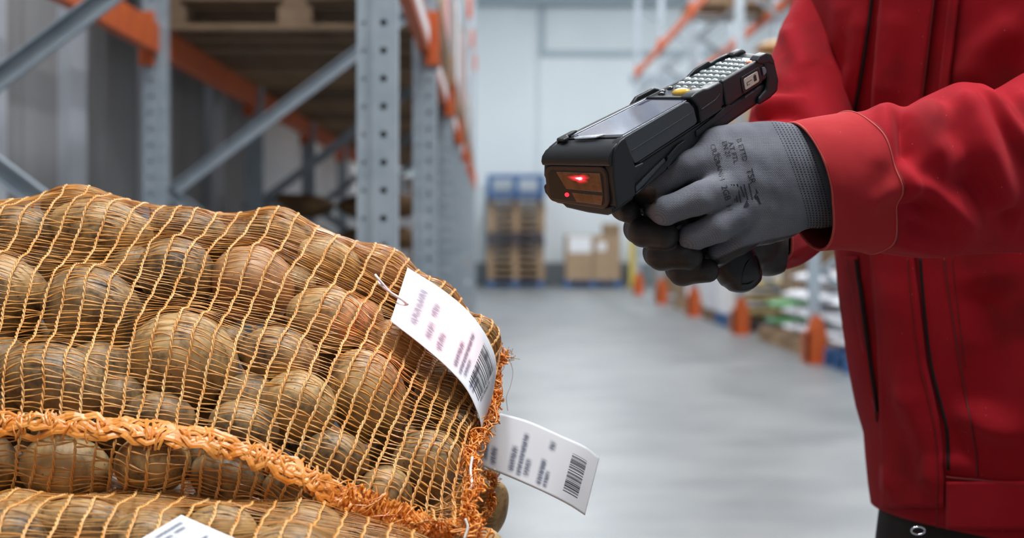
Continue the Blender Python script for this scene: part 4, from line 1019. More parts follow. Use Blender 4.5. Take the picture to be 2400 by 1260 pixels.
for rr_, gv in ((.12,.95),(.22,.72),(.4,.5),(.65,.32),(.85,.15),(1.0,0.0)):
    for k in range(28): a_ = 2*math.pi*k/28; s_ = rr_*(1+.16*math.sin(a_*3+1)+.10*math.sin(a_*7)); vv.append(S(-4.85, -5+13.5*s_*math.cos(a_), -23.8+3.9*s_*math.sin(a_))); gl.append(gv)
m.add(vv, [(0,1+k,1+(k+1)%28) for k in range(28)]+[(1+r*28+k,1+(r+1)*28+k,1+(r+1)*28+(k+1)%28,1+r*28+(k+1)%28) for r in range(5) for k in range(28)])
o = m.build('aiming_light', M_glow, None, smooth=True); at_ = o.data.attributes.new('glow', 'FLOAT', 'POINT'); at_.data.foreach_set('value', np.array(gl, np.float32)); local(o, SCN)
m = MB(); m.add([S(-4.9,u,v) for u,v in ell(10.5,-37.6,2.2,1.6)]+[S(-4.2,u,v) for u,v in ell(10.5,-37.6,2.2,1.6)], [tuple(range(16)),tuple(range(16,32))]+[(i,(i+1)%16,16+(i+1)%16,16+i) for i in range(16)]); local(m.build('small_lamp', M_led2), SCN)
# near side: grey panel, mid grip, recessed strip, long groove
sprism('side_panel', M_slate, [(13,-0.5),(88,0.2),(94,-2),(99,-9),(101,-22),(98,-23.5),(27,-23.8),(24,-23),(16,-9)], 'y', -38.6, -33, 0.0009)
sprism('side_panel_ridge', mk('slate panel lower edge', (0.042,0.05,0.06), .42), [(21,-12.4),(98,-11.4),(98.4,-12.2),(21.4,-13.2)], 'y', -38.9, -38.2, 0.0002)
sbox('screen_edge_trim', M_chrome, 14, 92, -37.4, -36.2, -0.4, 0.7, 0.0003)
sprism('mid_grip', M_rub, [(95,1.5),(102,3.2),(112,3.0),(118,1.2),(134,0.8),(137,-3),(136,-12),(131,-25.2),(104,-25.4),(103.5,-10),(99,-3)], 'y', -40, -22, 0.003)
sprism('mid_grip_rib', M_rub, [(106,-13.0),(125,-12.0),(131,-9),(131.5,-10.5),(125.5,-13.6),(106,-14.6)], 'y', -40.6, -39, 0.0004)
sbox('side_groove', M_slate, 26, 150, -35.0, -34.2, -26.6, -25.4, 0.0003)
sprism('side_trough', M_slate, [(25,-41),(60,-34.5),(61.5,-37.5),(61,-42),(25,-45.5)], 'y', -36.6, -33, 0.0006)
sprism('trough_arm', M_rub, [(23,-45.5),(25,-47),(60,-44.5),(66,-40),(80,-33.5),(86,-33.5),(86,-31),(76,-31),(63,-35),(61,-43)], 'y', -37.6, -32, 0.0012)
sprism('lower_rail', M_rub, [(100,-30),(132,-27),(141,-25),(146,-28),(146,-33),(100,-36)], 'y', -36.2, -33, 0.0010)
# rear end
sprism('rear_side', M_shell, [(137,0.2),(186,0.8),(192,-3),(193,-24),(150,-26),(138,-25)], 'y', -38, -30, 0.002)
sprism('rear_bumper', M_rub, [(183,1),(188,4.2),(197,3.6),(203,-1),(205,-10),(204,-14),(198,-8),(190,-6),(184,-2)], 'y', -40, -22, 0.0028)
sprism('rear_bumper', M_rub, [(186,1),(190,4),(198,3.6),(203,0),(203,-10),(190,-6)], 'y', 24, 39, 0.0028)
sprism('rear_cap', M_rub, [(191,-3),(203,-2),(206,-12),(206,-34),(202,-45),(192,-47),(176,-46),(176,-38),(188,-34),(192,-24)], 'y', -38.8, 36, 0.003)
sprism('label_recess', M_keyblk, rr(160, 186, -24.5, -6.5, 3), 'y', -38.9, -36, 0.0004)
LB = sprism('battery_label', M_cream, rr(163, 182, -21.5, -9.5, 2), 'y', -39.3, -37, 0.0004)
m = MB()
for x0, x1, z0, z1 in ((175.5,179,-18.5,-12.5),(176.5,178,-12.5,-11.4),(166,173,-15.2,-14.6),(166,170,-18.2,-17.7),(166,166.7,-18.2,-14.6)):
    m.add([S(x0,-39.5,z0),S(x1,-39.5,z0),S(x1,-39.5,z1),S(x0,-39.5,z1)], [(0,1,2,3)])
local(m.build('battery_symbol', M_print, None), SCN)
sprism('side_button', M_greyled, [(188,-9),(191.5,-9.5),(193,-13),(192.5,-17),(189.5,-18.5),(188,-18)], 'y', -39.6, -36, 0.0006)
sbox('rear_slot', M_slate, 162, 174, -37.4, -36, -29.5, -27.6, 0.0003)
# far edge bumpers
sprism('far_bumper', M_rub, [(84,0),(90,5),(108,5.5),(114,1),(114,-12),(84,-12)], 'y', 33.5, 39, 0.0015)
sprism('far_bumper', M_rub, [(142,0),(152,4.5),(166,6),(168,3),(176,4),(188,3.5),(190,-10),(142,-10)], 'y', 33.5, 38.5, 0.0012)
sbox('far_rail', M_rub, 20, 145, 32, 36.5, -12, 0.6, 0.0015)
# top face: screen, frame, deck, keys
sprism('top_deck', M_deck, rr(98, 190, -32, 32.5, 5), 'z', -5, -0.6, 0.0006)
sprism('screen_frame', M_shell, rr(17, 101, -33, 32.5, 3), 'z', -5, -0.9, 0.0006)
sprism('display', M_screen, rr(21, 96, -30, 29, 1.5), 'z', -3, -0.55, 0.0002)
sbox('screen_rim', M_shell, 96.5, 100.5, -31, 31, -3, 1.2, 0.0010)
sbox('screen_rim', M_chrome, 20, 97, 29.6, 30.6, -2, 0.3, 0.0003)
sprism('status_light_bar', M_chrome, [(12,-8),(18,-14),(19,-6),(18,14),(14,20),(11,14)], 'z', 0, 1.3, 0.0008)
sprism('corner_loop', M_rub, [(6,22),(9,34),(24,35),(27,30),(16,29),(12,22)], 'z', 0, 3.0, 0.0012)
def key(name, mat, x, y, rx, ry, h=2.2, n=14):
    m = MB(); a = [S(x+rx*math.cos(2*math.pi*k/n)*1.0, y+ry*math.sin(2*math.pi*k/n), -0.6) for k in range(n)]
    b = [S(x+rx*.95*math.cos(2*math.pi*k/n), y+ry*.95*math.sin(2*math.pi*k/n), h*.65-.6) for k in range(n)]
    c = [S(x+rx*.6*math.cos(2*math.pi*k/n), y+ry*.6*math.sin(2*math.pi*k/n), h-.6) for k in range(n)]
    m.add(a+b+c+[S(x,y,h-.45)], [(k,(k+1)%n,n+(k+1)%n,n+k) for k in range(n)]+[(n+k,n+(k+1)%n,2*n+(k+1)%n,2*n+k) for k in range(n)]+[(2*n+k,2*n+(k+1)%n,3*n) for k in range(n)])
    return local(m.build(name, mat, None, smooth=True), SCN)
for r_ in range(7):
    for c_ in range(5):
        x = 129.5+r_*8.6; y = -25+c_*12.4+(1.5 if r_ % 2 else -1.5)
        og = (r_, c_) == (6,0)
        o = key('key', M_keyora if og else M_key, x, y, 3.1, 5.7, 1.7)
        if og: o['label'] = 'orange key'
for x, y, rx, ry in ((119,-26,2.4,4),(118,24,2.4,4.5),(111,26,2.4,4),(106,-22,2.2,5),(106,20,2.2,5),(113,-27,2.2,3.6)): key('key', M_keyblk, x, y, rx, ry)['label'] = 'black function key'
for y in (-12,2,14): key('key', M_key, 120.3, y, 2.2, 4.6)
key('key', M_keyyel, 111.0, -5, 5.2, 13.5, 3.4, 22)['label'] = 'large yellow oval key'
# pistol grip
ax = K((1560,395,1.262),(1632,470,1.290),(1690,560,1.305),(1722,618,1.306),(1738,650,1.304),(1744,672,1.303),(1747,683,1.303)); rw = [.016,.0175,.0185,.0190,.0175,.0125,.004]; rd = [.017,.020,.021,.0215,.020,.014,.005]
A = catmull(ax, 40); RW = catmull(np.array(rw)[:,None], 40)[:,0]; RD = catmull(np.array(rd)[:,None], 40)[:,0]; G = []
for i in range(40):
    d = A[min(i+1,39)]-A[max(i-1,0)]; d /= np.linalg.norm(d); s = np.cross(d, [0,1,0]); s /= np.linalg.norm(s); t = np.cross(s, d)
    G.append([A[i]+s*RW[i]*np.sign(math.cos(a))*abs(math.cos(a))**.8+t*RD[i]*np.sign(math.sin(a))*abs(math.sin(a))**.8 for a in np.arange(32)/32*2*np.pi])
m = MB().grid(G, closed=True); m.add([tuple(p) for p in G[-1]], [tuple(range(32))]); grip = local(m.build('pistol_grip', M_shell, None, smooth=True), SCN)
def bvh_of(o):
    dg = bpy.context.evaluated_depsgraph_get(); e = o.evaluated_get(dg); me = e.to_mesh(); mw = o.matrix_world
    vs = [mw @ v.co for v in me.vertices]; ps = [tuple(p.vertices) for p in me.polygons]; e.to_mesh_clear(); return BVHTree.FromPolygons(vs, ps)
def cast(bv, px, py, lift=0.0, Y=1.6):
    o = Vector((0,0,CAMH)); d = (P(px,py,1.0)-o).normalized(); h = bv.ray_cast(o, d)
    if h[0] is None: return None
    n = h[1] if h[1].dot(d) < 0 else -h[1]; return h[0]+n*lift
bpy.context.view_layer.update()
gb_ = bvh_of(grip); ln = [(1738,666),(1760,662),(1780,634),(1786,606),(1770,598),(1752,614),(1742,640)]
pts = [cast(gb_, x, y, 0.0004) for x, y in ln]; pts = [p for p in pts if p]
if len(pts) > 3: local(MB().tube(catmull([tuple(p) for p in pts]+[tuple(pts[0])], 40), 0.0006, 5).build('grip_inset_line', M_rub, None, smooth=True), SCN)
# the red light the scanner throws on the tag: a lamp in its window
L = bpy.data.lights.new('scan_light', 'SPOT'); L.energy = 0.9; L.color = (1.0,0.05,0.06); L.spot_size = math.radians(44); L.spot_blend = 1.0; L.shadow_soft_size = 0.004
lo = bpy.data.objects.new('scan_light', L); C.objects.link(lo); src = S(-9,-6,-25); lo.location = src
lo.rotation_euler = (P(940,800,1.27)-src).to_track_quat('-Z','Y').to_euler()
# ------------------------------------------------------------ the person in the red jacket
def cloth(name, a, b, stain=True, bump=0.2):
    m = bpy.data.materials.new(name); m.use_nodes = True; nt = m.node_tree; p = nt.nodes['Principled BSDF']
    tc = nd(nt, 'ShaderNodeTexCoord')
    n = nd(nt, 'ShaderNodeTexNoise'); n.inputs['Scale'].default_value = 7; n.inputs['Detail'].default_value = 7; n.inputs['Roughness'].default_value = .6; nt.links.new(tc.outputs['Object'], n.inputs['Vector'])
    r = ramp(nt, [(0.32, a), (0.7, b)]); nt.links.new(n.outputs['Fac'], r.inputs[0]); out = r.outputs[0]
    if stain:
        s = nd(nt, 'ShaderNodeTexNoise'); s.inputs['Scale'].default_value = 11; s.inputs['Detail'].default_value = 5; nt.links.new(tc.outputs['Object'], s.inputs['Vector'])
        rs = ramp(nt, [(0.55, (0,0,0)), (0.72, (.6,.6,.6))]); nt.links.new(s.outputs['Fac'], rs.inputs[0])
        mx = nd(nt, 'ShaderNodeMixRGB'); nt.links.new(rs.outputs[0], mx.inputs[0]); nt.links.new(out, mx.inputs[1]); mx.inputs[2].default_value = (0.12,0.012,0.012,1); out = mx.outputs[0]
        v = nd(nt, 'ShaderNodeTexVoronoi'); v.inputs['Scale'].default_value = 75; nt.links.new(tc.outputs['Object'], v.inputs['Vector'])
        rv = ramp(nt, [(0.025, (.6,.6,.6)), (0.05, (0,0,0))]); nt.links.new(v.outputs['Distance'], rv.inputs[0])
        m2 = nd(nt, 'ShaderNodeMixRGB'); nt.links.new(rv.outputs[0], m2.inputs[0]); nt.links.new(out, m2.inputs[1]); m2.inputs[2].default_value = (0.72,0.25,0.22,1); out = m2.outputs[0]
    nt.links.new(out, p.inputs['Base Color']); p.inputs['Roughness'].default_value = 0.78; p.inputs['Specular IOR Level'].default_value = 0.15
    p.inputs['Sheen Weight'].default_value = 0.03; p.inputs['Sheen Roughness'].default_value = 0.5
    wv = nd(nt, 'ShaderNodeTexWave'); wv.inputs['Scale'].default_value = 1500; wv.bands_direction = 'DIAGONAL'; wv.inputs['Distortion'].default_value = .6; nt.links.new(tc.outputs['Object'], wv.inputs['Vector'])
    bp = nd(nt, 'ShaderNodeBump'); bp.inputs['Strength'].default_value = bump; bp.inputs['Distance'].default_value = 0.0006; nt.links.new(wv.outputs['Fac'], bp.inputs['Height'])
    n3 = nd(nt, 'ShaderNodeTexNoise'); n3.inputs['Scale'].default_value = 26; n3.inputs['Detail'].default_value = 3; nt.links.new(tc.outputs['Object'], n3.inputs['Vector'])
    b2 = nd(nt, 'ShaderNodeBump'); b2.inputs['Strength'].default_value = 0.25; b2.inputs['Distance'].default_value = 0.006; nt.links.new(n3.outputs['Fac'], b2.inputs['Height']); nt.links.new(bp.outputs[0], b2.inputs['Normal'])
    nt.links.new(b2.outputs[0], p.inputs['Normal']); return m
M_red = cloth('red work cloth', (0.34,0.005,0.013), (0.46,0.012,0.022))
M_redcuff = cloth('washed red cuff cloth', (0.40,0.018,0.024), (0.50,0.036,0.038))
M_stitch = mk('dark red stitching', (0.16,0.008,0.010), 0.8)
M_piping = mk('worn red edge', (0.55,0.075,0.065), 0.7)
M_trouser = cloth('dark grey work trousers', (0.035,0.033,0.035), (0.055,0.05,0.052), False)
M_skin = mk('skin', (0.55,0.34,0.25), 0.5); M_hairm = mk('dark hair', (0.05,0.035,0.025), 0.6); M_eye = mk('eye', (0.75,0.74,0.72), 0.2)
M_shoe = mk('black work shoe', (0.03,0.03,0.032), 0.5)
PER = empty('person', (0.60, 1.64, 0), 'person in a red work jacket and dark trousers, scanning with both gloved hands', 'person')
fr = np.array([-.82,-.57,0]); fr /= np.linalg.norm(fr); lf = np.array([-fr[1]*-1*-1, 0, 0]); lf = np.array([.57,-.82,0]); lf /= np.linalg.norm(lf)

# ---- torso of the jacket
LEFT = np.array([(-420,1990),(-200,1915),(0,1902),(140,1915),(275,1932),(420,1945),(590,1959),(700,1968),(850,1990),(950,2010),(1010,2027),(1070,2031),(1130,2036),(1200,2045),(1300,2050)], float)
YC = 1.62
def torso_ring(z, a, b, n=160):
    t = np.arange(n)/n*2*np.pi
    ca = np.sign(np.cos(t))*np.abs(np.cos(t))**.85; sa = np.sign(np.sin(t))*np.abs(np.sin(t))**.9
    return fr[None]*(a*ca)[:,None]+lf[None]*(b*sa)[:,None]
zs = np.concatenate([np.linspace(.757,1.42,150), np.linspace(1.425,1.50,14)[:]])
G = []
for z in zs:
    k = np.clip((z-1.36)/.14, 0, 1); a = .150*(1-.35*k*k); b = .240*(1-.30*k*k)
    if z < .86: s = (.86-z)/.085; a *= 1-.03*s*s; b *= 1-.03*s*s
    R_ = torso_ring(z, a, b); cxm = .56
    for _ in range(3):
        X = R_[:,0]+cxm; Yv = YC+R_[:,1]; px = CX+X/Yv*F; i = px.argmin(); py = CY-(z-CAMH)/Yv[i]*F
        cxm += (np.interp(py, LEFT[:,0], LEFT[:,1])-px[i])*Yv[i]/F
    G.append(R_+np.array([cxm, YC, z]))
G = np.array(G); cents = G.mean(1)
def to_px(Q): return np.stack([CX+Q[...,0]/Q[...,1]*F, CY-(Q[...,2]-CAMH)/Q[...,1]*F], -1)
def fold(px, line, amp, sig, ratio=1.0):
    """ridge of height amp along a polyline in the picture; ratio makes the far flank steeper"""
    L_ = np.asarray(line, float); best = np.full(px.shape[:-1], 1e9); side = np.zeros(px.shape[:-1]); tt = np.zeros(px.shape[:-1]); n = len(L_)-1
    for i in range(n):
        a, b = L_[i], L_[i+1]; d = b-a; l = d@d; t = np.clip(((px-a)@d)/l, 0, 1); q = px-a-t[...,None]*d
        D = np.hypot(q[...,0], q[...,1]); sd = (d[0]*q[...,1]-d[1]*q[...,0])/(np.sqrt(l)*D+1e-6); m_ = D < best
        best = np.where(m_, D, best); side = np.where(m_, sd, side); tt = np.where(m_, (i+t)/n, tt)
    s = sig*(1+(ratio-1)*(.5+.5*np.clip(side*1.6,-1,1))); end = np.clip(np.minimum(tt, 1-tt)*5+.25, 0, 1)
    return amp*np.exp(-(best/s)**2)*end
pxG = to_px(G); front = (G-cents[:,None])@np.array([0,-1.0,0]) > -0.03
D = np.zeros(G.shape[:2])
for ln, am, sg, ra in (([(2035,20),(2020,150),(1985,258)],.004,22,.6),([(2110,20),(2100,140),(2085,240)],.003,30,1),([(1990,620),(2020,760),(2048,900),(2052,990)],.007,26,.5),
    ([(2100,640),(2120,800),(2150,980)],.003,40,1),([(2300,650),(2330,800),(2300,1000)],-.006,60,1),([(2040,1010),(2060,1080),(2110,1160)],.006,30,.8),([(2130,900),(2190,1050),(2200,1150)],.005,34,.6),
    ([(2250,960),(2330,1010),(2400,1020)],.006,36,.6),([(2230,1080),(2300,1090)],.003,22,1),([(2390,40),(2300,120),(2260,200)],.005,50,.6),([(1960,120),(1985,60),(1990,0)],.003,24,1)):
    D += fold(pxG, ln, am, sg, ra)
D = np.where(front, D*1.6, 0)+0.0028*vnoise(G.reshape(-1,3)*np.array([1,1,.5]), 38, 4).reshape(D.shape)
nrm = G-cents[:,None]; nrm[...,2] = 0; nrm /= np.linalg.norm(nrm, axis=2, keepdims=True)
G = G+nrm*D[...,None]
JK = MB().grid(G, closed=True).build('jacket', M_red, None, smooth=True, solid=0.003); local(JK, PER)
bpy.context.view_layer.update(); bvt = bvh_of(JK)
def jpart(o): o.parent = JK; o.matrix_parent_inverse = JK.matrix_world.inverted(); return o
def strip(name, Lp, Rp, ys, lift=0.003, thick=0.0022, nx=14, mat=None):
    Lp = np.array(Lp, float); Rp = np.array(Rp, float); g = []
    for y in ys:
        xl = np.interp(y, Lp[:,1], Lp[:,0]); xr = np.interp(y, Rp[:,1], Rp[:,0]); row = []
        for k in range(nx):
            p = cast(bvt, lerp(xl,xr,k/(nx-1)), y, lift)
            row.append(p)
        if all(q is not None for q in row): g.append(row)
    o = MB().grid(g).build(name, mat or M_red, None, smooth=True, solid=thick); return jpart(o)
def seamline(name, line, mat=None, r=0.0011, lift=0.0002, bv=None, n=70):
    q = catmull(np.array(line, float), n); pts = [cast(bv or bvt, x, y, lift) for x, y in q]; pts = [p for p in pts if p is not None]
    return jpart(MB().tube(pts, r, 6).build(name, mat or M_stitch, None, smooth=True))
ysP = np.linspace(-120, 1232, 120)
PLL = [(2080,-120),(2071,0),(2051,247),(2046,420),(2048,590),(2066,800),(2070,1000),(2071,1240)]; PLR = [(2215,-120),(2198,0),(2169,231),(2150,420),(2148,600),(2177,850),(2205,980),(2216,1060),(2219,1240)]
PLK = strip('placket', PLL, PLR, ysP, 0.0045, 0.0025)
strip('pocket_flap', [(1906,-120),(1907,0),(1932,262)], [(2060,-120),(2047,0),(2006,262)], np.linspace(-120,256,40), 0.004, 0.0024)
strip('chest_pleat', [(2238,-120),(2229,0),(2204,240)], [(2262,-120),(2252,0),(2226,240)], np.linspace(-120,300,40), 0.0035, 0.002, 6)
strip('side_pleat', [(1985,590),(2005,700),(2035,850),(2058,985)], [(2012,590),(2030,760),(2054,900),(2066,985)], np.linspace(600,985,40), 0.003, 0.002, 6)
strip('hem_band', [(2222,1100),(2224,1260)], [(2690,1130),(2700,1270)], np.linspace(1126,1256,16), 0.003, 0.0022, 44)
seamline('dark_seam', [(2157,604),(2166,720),(2182,850),(2206,950),(2220,1010),(2223,1100)], mk('seam gap', (0.012,0.003,0.003), .9), 0.0022, -0.0004)
seamline('dark_seam', [(2012,606),(2024,700),(2044,850),(2058,940),(2063,985)], bpy.data.materials['seam gap'], 0.0020, 0.0030)
seamline('stitch_line', [(2137,604),(2146,720),(2164,850),(2190,960),(2204,1060),(2207,1236)], None, .0006, .0062)
seamline('stitch_line', [(2213,604),(2226,700),(2250,850),(2272,970),(2288,1060),(2291,1116)], None, .0011)
seamline('stitch_line', [(2232,604),(2244,720),(2262,860)], None, .0006)
seamline('stitch_line', [(2222,1116),(2300,1124),(2400,1137),(2470,1145)], None, .0013, .0030)
seamline('stitch_line', [(2205,-60),(2188,100),(2172,231)], None, .0009, .0062); seamline('stitch_line', [(2245,-60),(2226,100),(2206,230)], bpy.data.materials['seam gap'], .0016, .0030)
seamline('stitch_line', [(2060,-60),(2045,40),(2030,150),(2012,258)], bpy.data.materials['seam gap'], .0014, .0046); seamline('dark_seam', [(2075,-60),(2066,40),(2056,150),(2048,250)], bpy.data.materials['seam gap'], .0022, .0014)
seamline('stitch_line', [(1936,250),(1970,252),(2003,250)], M_piping, .0006, .0066); seamline('flap_edge', [(1911,-40),(1914,60),(1924,180),(1933,258)], M_piping, .0007, .0056)
ring = [(2152+16*math.cos(a), 1243+9*math.sin(a)) for a in np.linspace(0, 2*np.pi, 20)]
jpart(MB().tube([P(x, y, 1.478) for x, y in ring], 0.0011, 6).build('zip_ring', M_chrome, None, smooth=True))

# ---- sleeves
def ring_loft(sts, n_along, n_round, hd):
    """stations: top pixel, bottom pixel, distance, half depth"""
    T = catmull(np.array([s[0]+(s[2],) for s in sts], float), n_along); B = catmull(np.array([s[1]+(s[2]+(s[4] if len(s) > 4 else 0),) for s in sts], float), n_along); Hd = catmull(np.array([[s[3]] for s in sts], float), n_along)[:,0]
    out = []
    tops = np.array([Pn(*t) for t in T]); bots = np.array([Pn(*b) for b in B]); cen = (tops+bots)/2
    for i in range(n_along):
        d = cen[min(i+1,n_along-1)]-cen[max(i-1,0)]; d /= np.linalg.norm(d); u = (tops[i]-bots[i])/2; s = np.cross(d, u); s /= np.linalg.norm(s); s *= Hd[i]
        t = np.arange(n_round)/n_round*2*np.pi
        out.append(cen[i]+u[None]*np.cos(t)[:,None]+s[None]*np.sin(t)[:,None])
    return np.array(out), cen
NS = [((1853,293),(1925,580),1.272,.036),((1885,286),(1955,578),1.276,.040),((1920,280),(1986,579),1.280,.043),((1955,275),(2020,583),1.285,.046),((1985,269),(2052,588),1.290,.048),((2027,263),(2082,592),1.295,.050),((2073,246),(2120,596),1.300,.052),((2123,251),(2162,598),1.305,.054),
      ((2173,228),(2207,597),1.311,.056),((2233,204),(2258,594),1.318,.057),((2270,203),(2300,592),1.323,.057),((2307,224),(2340,590),1.328,.056),((2350,205),(2382,589),1.333,.057),((2400,176),(2432,589),1.338,.058),((2480,135),(2525,590),1.346,.060),((2580,60),(2690,560),1.360,.062),((2640,-80),(2840,380),1.385,.064),((2650,-250),(2880,60),1.42,.068),((2610,-420),(2860,-230),1.47,.06)]
NG, cen = ring_loft(NS, 300, 150, None)
px = to_px(NG); face = np.clip(((cen[:,None]-NG)[...,1])/.02+.4, 0, 1)
D = np.zeros(px.shape[:2])
for ln, am, sg, ra in (
    ([(2073,250),(2068,330),(2052,400)],.0045,24,1.0),([(2110,262),(2122,330),(2128,380)],-.0060,17,1.2),([(2165,240),(2180,330),(2200,380)],.0050,34,1),
    ([(2032,486),(2062,462),(2100,436),(2124,392)],.0060,17,2.2),([(2040,500),(2090,478),(2150,470),(2200,500)],-.0065,20,1.5),([(2100,455),(2170,450),(2230,490),(2300,545)],.0055,24,.8),
    ([(2240,215),(2290,330),(2330,440),(2345,520)],.0075,42,.8),([(2302,222),(2345,290),(2400,355),(2460,420)],.0065,24,.45),([(2265,385),(2300,440),(2340,500),(2390,520)],-.0080,32,1.2),([(2380,230),(2420,290),(2470,330)],.006,30,.8),
    ([(2060,545),(2120,560),(2190,570),(2280,565)],.004,22,1),([(2110,520),(2180,545),(2250,575)],-.004,15,1),([(1950,300),(1945,380),(1965,470)],.0016,30,.9),([(1905,420),(1940,470),(1990,500)],-.0014,28,1),
    ([(2160,300),(2230,280),(2270,260)],.003,26,1),([(2190,390),(2260,370)],.003,26,1)):
    D += fold(px, ln, am, sg, ra)
ix = np.arange(300)[:,None]; cuff_i = np.argmin(np.abs(cen[:,0]-(Pn(2018,430,1.29)[0])))
nr = NG-cen[:,None]; nr /= np.linalg.norm(nr, axis=2, keepdims=True)
for _ in range(7):
    q_ = np.pad(D, ((1,1),(0,0)), 'edge'); D = (q_[:-2]+q_[2:]+np.roll(D,1,1)+np.roll(D,-1,1)+2*D)/6
D = D*2.1*face*np.clip(.45+.55*(ix-cuff_i+4)/22, .45, 1)+.0011*vnoise(NG.reshape(-1,3), 75, 8).reshape(D.shape)*np.where(ix < cuff_i, .4, 1)
D += np.where(ix < cuff_i, .0016, 0)*1.0
NG = NG+nr*D[...,None]
SL = jpart(MB().grid(NG[cuff_i-2:], closed=True).build('sleeve', M_red, None, smooth=True, solid=0.002))
CF = jpart(MB().grid(NG[:cuff_i], closed=True).build('cuff', M_redcuff, None, smooth=True, solid=0.0024))
def sub(o, par=JK): return jpart(o)
sub(MB().tube([tuple(p) for p in NG[0]]+[tuple(NG[0][0])], 0.0013, 6).build('cuff_edge', M_piping, None, smooth=True))
sub(MB().tube([tuple(p) for p in NG[cuff_i]+nr[cuff_i]*.0014]+[tuple(NG[cuff_i][0]+nr[cuff_i][0]*.0014)], 0.0009, 6).build('cuff_seam', M_stitch, None, smooth=True))
sub(MB().tube([tuple(p) for p in NG[cuff_i-3]+nr[cuff_i-3]*.0012]+[tuple(NG[cuff_i-3][0]+nr[cuff_i-3][0]*.0012)], 0.0008, 6).build('cuff_stitch', M_piping, None, smooth=True))
k = int(150*.5)
sub(MB().tube([tuple(p) for p in (NG+nr*.0002)[2:250:2, k]], 0.0009, 6).build('underarm_seam', M_piping, None, smooth=True))
FS_ = [((1850,-330),(2110,-330),1.80,.06),((1858,-140),(2090,-160),1.79,.064),((1858,0),(2070,0),1.77,.064),((1822,95),(2040,110),1.735,.062),((1788,190),(2015,230),1.70,.06),((1762,262),(2000,330),1.66,.058),((1770,340),(1990,430),1.61,.055),((1760,420),(1960,520),1.55,.05),((1757,465),(1925,580),1.49,.044),((1752,490),(1870,604),1.43,.037),((1745,510),(1806,634),1.385,.032)]
FG, fcen = ring_loft(FS_, 180, 100, None); px = to_px(FG); face = np.clip(((fcen[:,None]-FG)[...,1])/.02+.5, 0, 1); D = np.zeros(px.shape[:2])
for ln, am, sg, ra in (([(1775,262),(1830,240),(1890,245)],.009,16,1.0),([(1765,284),(1840,266),(1920,282)],-.008,11,1),([(1795,205),(1850,212),(1905,195)],-.006,20,1),([(1840,60),(1868,120),(1890,170)],.006,24,.8),([(1850,610),(1880,585),(1920,560)],.005,14,1),([(1758,296),(1830,300),(1910,312)],.006,14,1)):
    D += fold(px, ln, am, sg, ra)
nr2 = FG-fcen[:,None]; nr2 /= np.linalg.norm(nr2, axis=2, keepdims=True)
FG = FG+nr2*(D*face+.0008*vnoise(FG.reshape(-1,3), 50, 9).reshape(D.shape))[...,None]
jpart(MB().grid(FG, closed=True).build('sleeve', M_red, None, smooth=True, solid=0.002))
jpart(MB().tube([tuple(p) for p in FG[-1]]+[tuple(FG[-1][0])], 0.0014, 6).build('cuff_edge', M_piping, None, smooth=True))
col_pts = [cents[-1]+fr*(.09*math.cos(a))+lf*(.10*math.sin(a))+np.array([0,0,.02]) for a in np.linspace(0, 2*np.pi, 28, endpoint=False)]
jpart(MB().grid([col_pts, [p+np.array([0,0,.05])-fr*.01 for p in col_pts]], closed=True).build('collar', M_red, None, smooth=True, solid=0.004))

# ---- body under the clothes, legs, head
c0 = cents[60]; hipL = np.array([c0[0],YC,.86])+lf*.09; hipR = np.array([c0[0],YC,.86])-lf*.09; nk = cents[-1]
def at_z(p, z): q = np.array(p, float); q[2] = z; return q
ftL = at_z(hipL+lf*.03-fr*.02, .09); ftR = at_z(hipR-lf*.03+fr*.05, .09); knL = at_z((hipL+ftL)/2+fr*.03, .48); knR = at_z((hipR+ftR)/2+fr*.03, .48)
head = nk+np.array([0,0,.235])+fr*.05; shL = nk+lf*.14+[0,0,-.09]; shR = nk-lf*.14+[0,0,-.09]
fdir = fr*.93+np.array([0,0,-.36]); fdir /= np.linalg.norm(fdir); hup = np.array([0,0,1])-fdir*fdir[2]; hup /= np.linalg.norm(hup); RH = np.stack([fdir, np.cross(hup,fdir), hup])
def body(X):
    Rt = np.stack([fr, lf, [0,0,1]])
    d = sd_ell(X, at_z(c0, 1.16), Rt, (.105,.16,.34)); d = smin(d, sd_ell(X, at_z(c0,.90), Rt, (.095,.15,.12)), .05)
    d = smin(d, sd_cap(X, nk-[0,0,.04], head-[0,0,.05], .062, .056), .03)
    for a, b, c in ((hipL,knL,ftL),(hipR,knR,ftR)): d = smin(d, sd_cap(X,a,b,.075,.055), .03); d = smin(d, sd_cap(X,b,c,.055,.038), .02)
    for pts, rs in (((shL, cen[262], cen[225], cen[120], cen[60]), (.045,.042,.042,.036,.026)), ((shR, fcen[40], fcen[100], fcen[150], fcen[178]), (.042,.040,.036,.03,.024))):
        for i in range(4): d = smin(d, sd_cap(X, pts[i], pts[i+1], rs[i], rs[i+1]), .025)
    d = smin(d, sd_ell(X, head, RH, (.098,.076,.122)), .02); d = smin(d, sd_ell(X, head+fdir*.055-hup*.055, RH, (.045,.05,.055)), .02)
    d = smin(d, sd_cap(X, head+fdir*.09+hup*.012, head+fdir*.116-hup*.03, .008, .014), .010)
    for s in (1,-1):
        d = smin(d, sd_ell(X, head+RH[1]*s*.078-fdir*.005-hup*.01, RH, (.022,.008,.032)), .006)
        d = np.maximum(d, -(sd_ell(X, head+fdir*.094+RH[1]*s*.032+hup*.012, RH, (.016,.015,.010))))
    d = np.maximum(d, -sd_ell(X, head+fdir*.108-hup*.062, RH, (.012,.024,.003)))
    return d
V, Q = surface_nets(body, (.25,1.25,.03), (1.0,2.0,1.85), .009)
BODY = local(np_mesh('body', V, Q, M_skin), PER)
def hair(X): return np.maximum(sd_ell(X, head-fdir*.008+hup*.01, RH, (.104,.083,.125)), (X-head)@(fdir*.8-hup*.62)-.035)
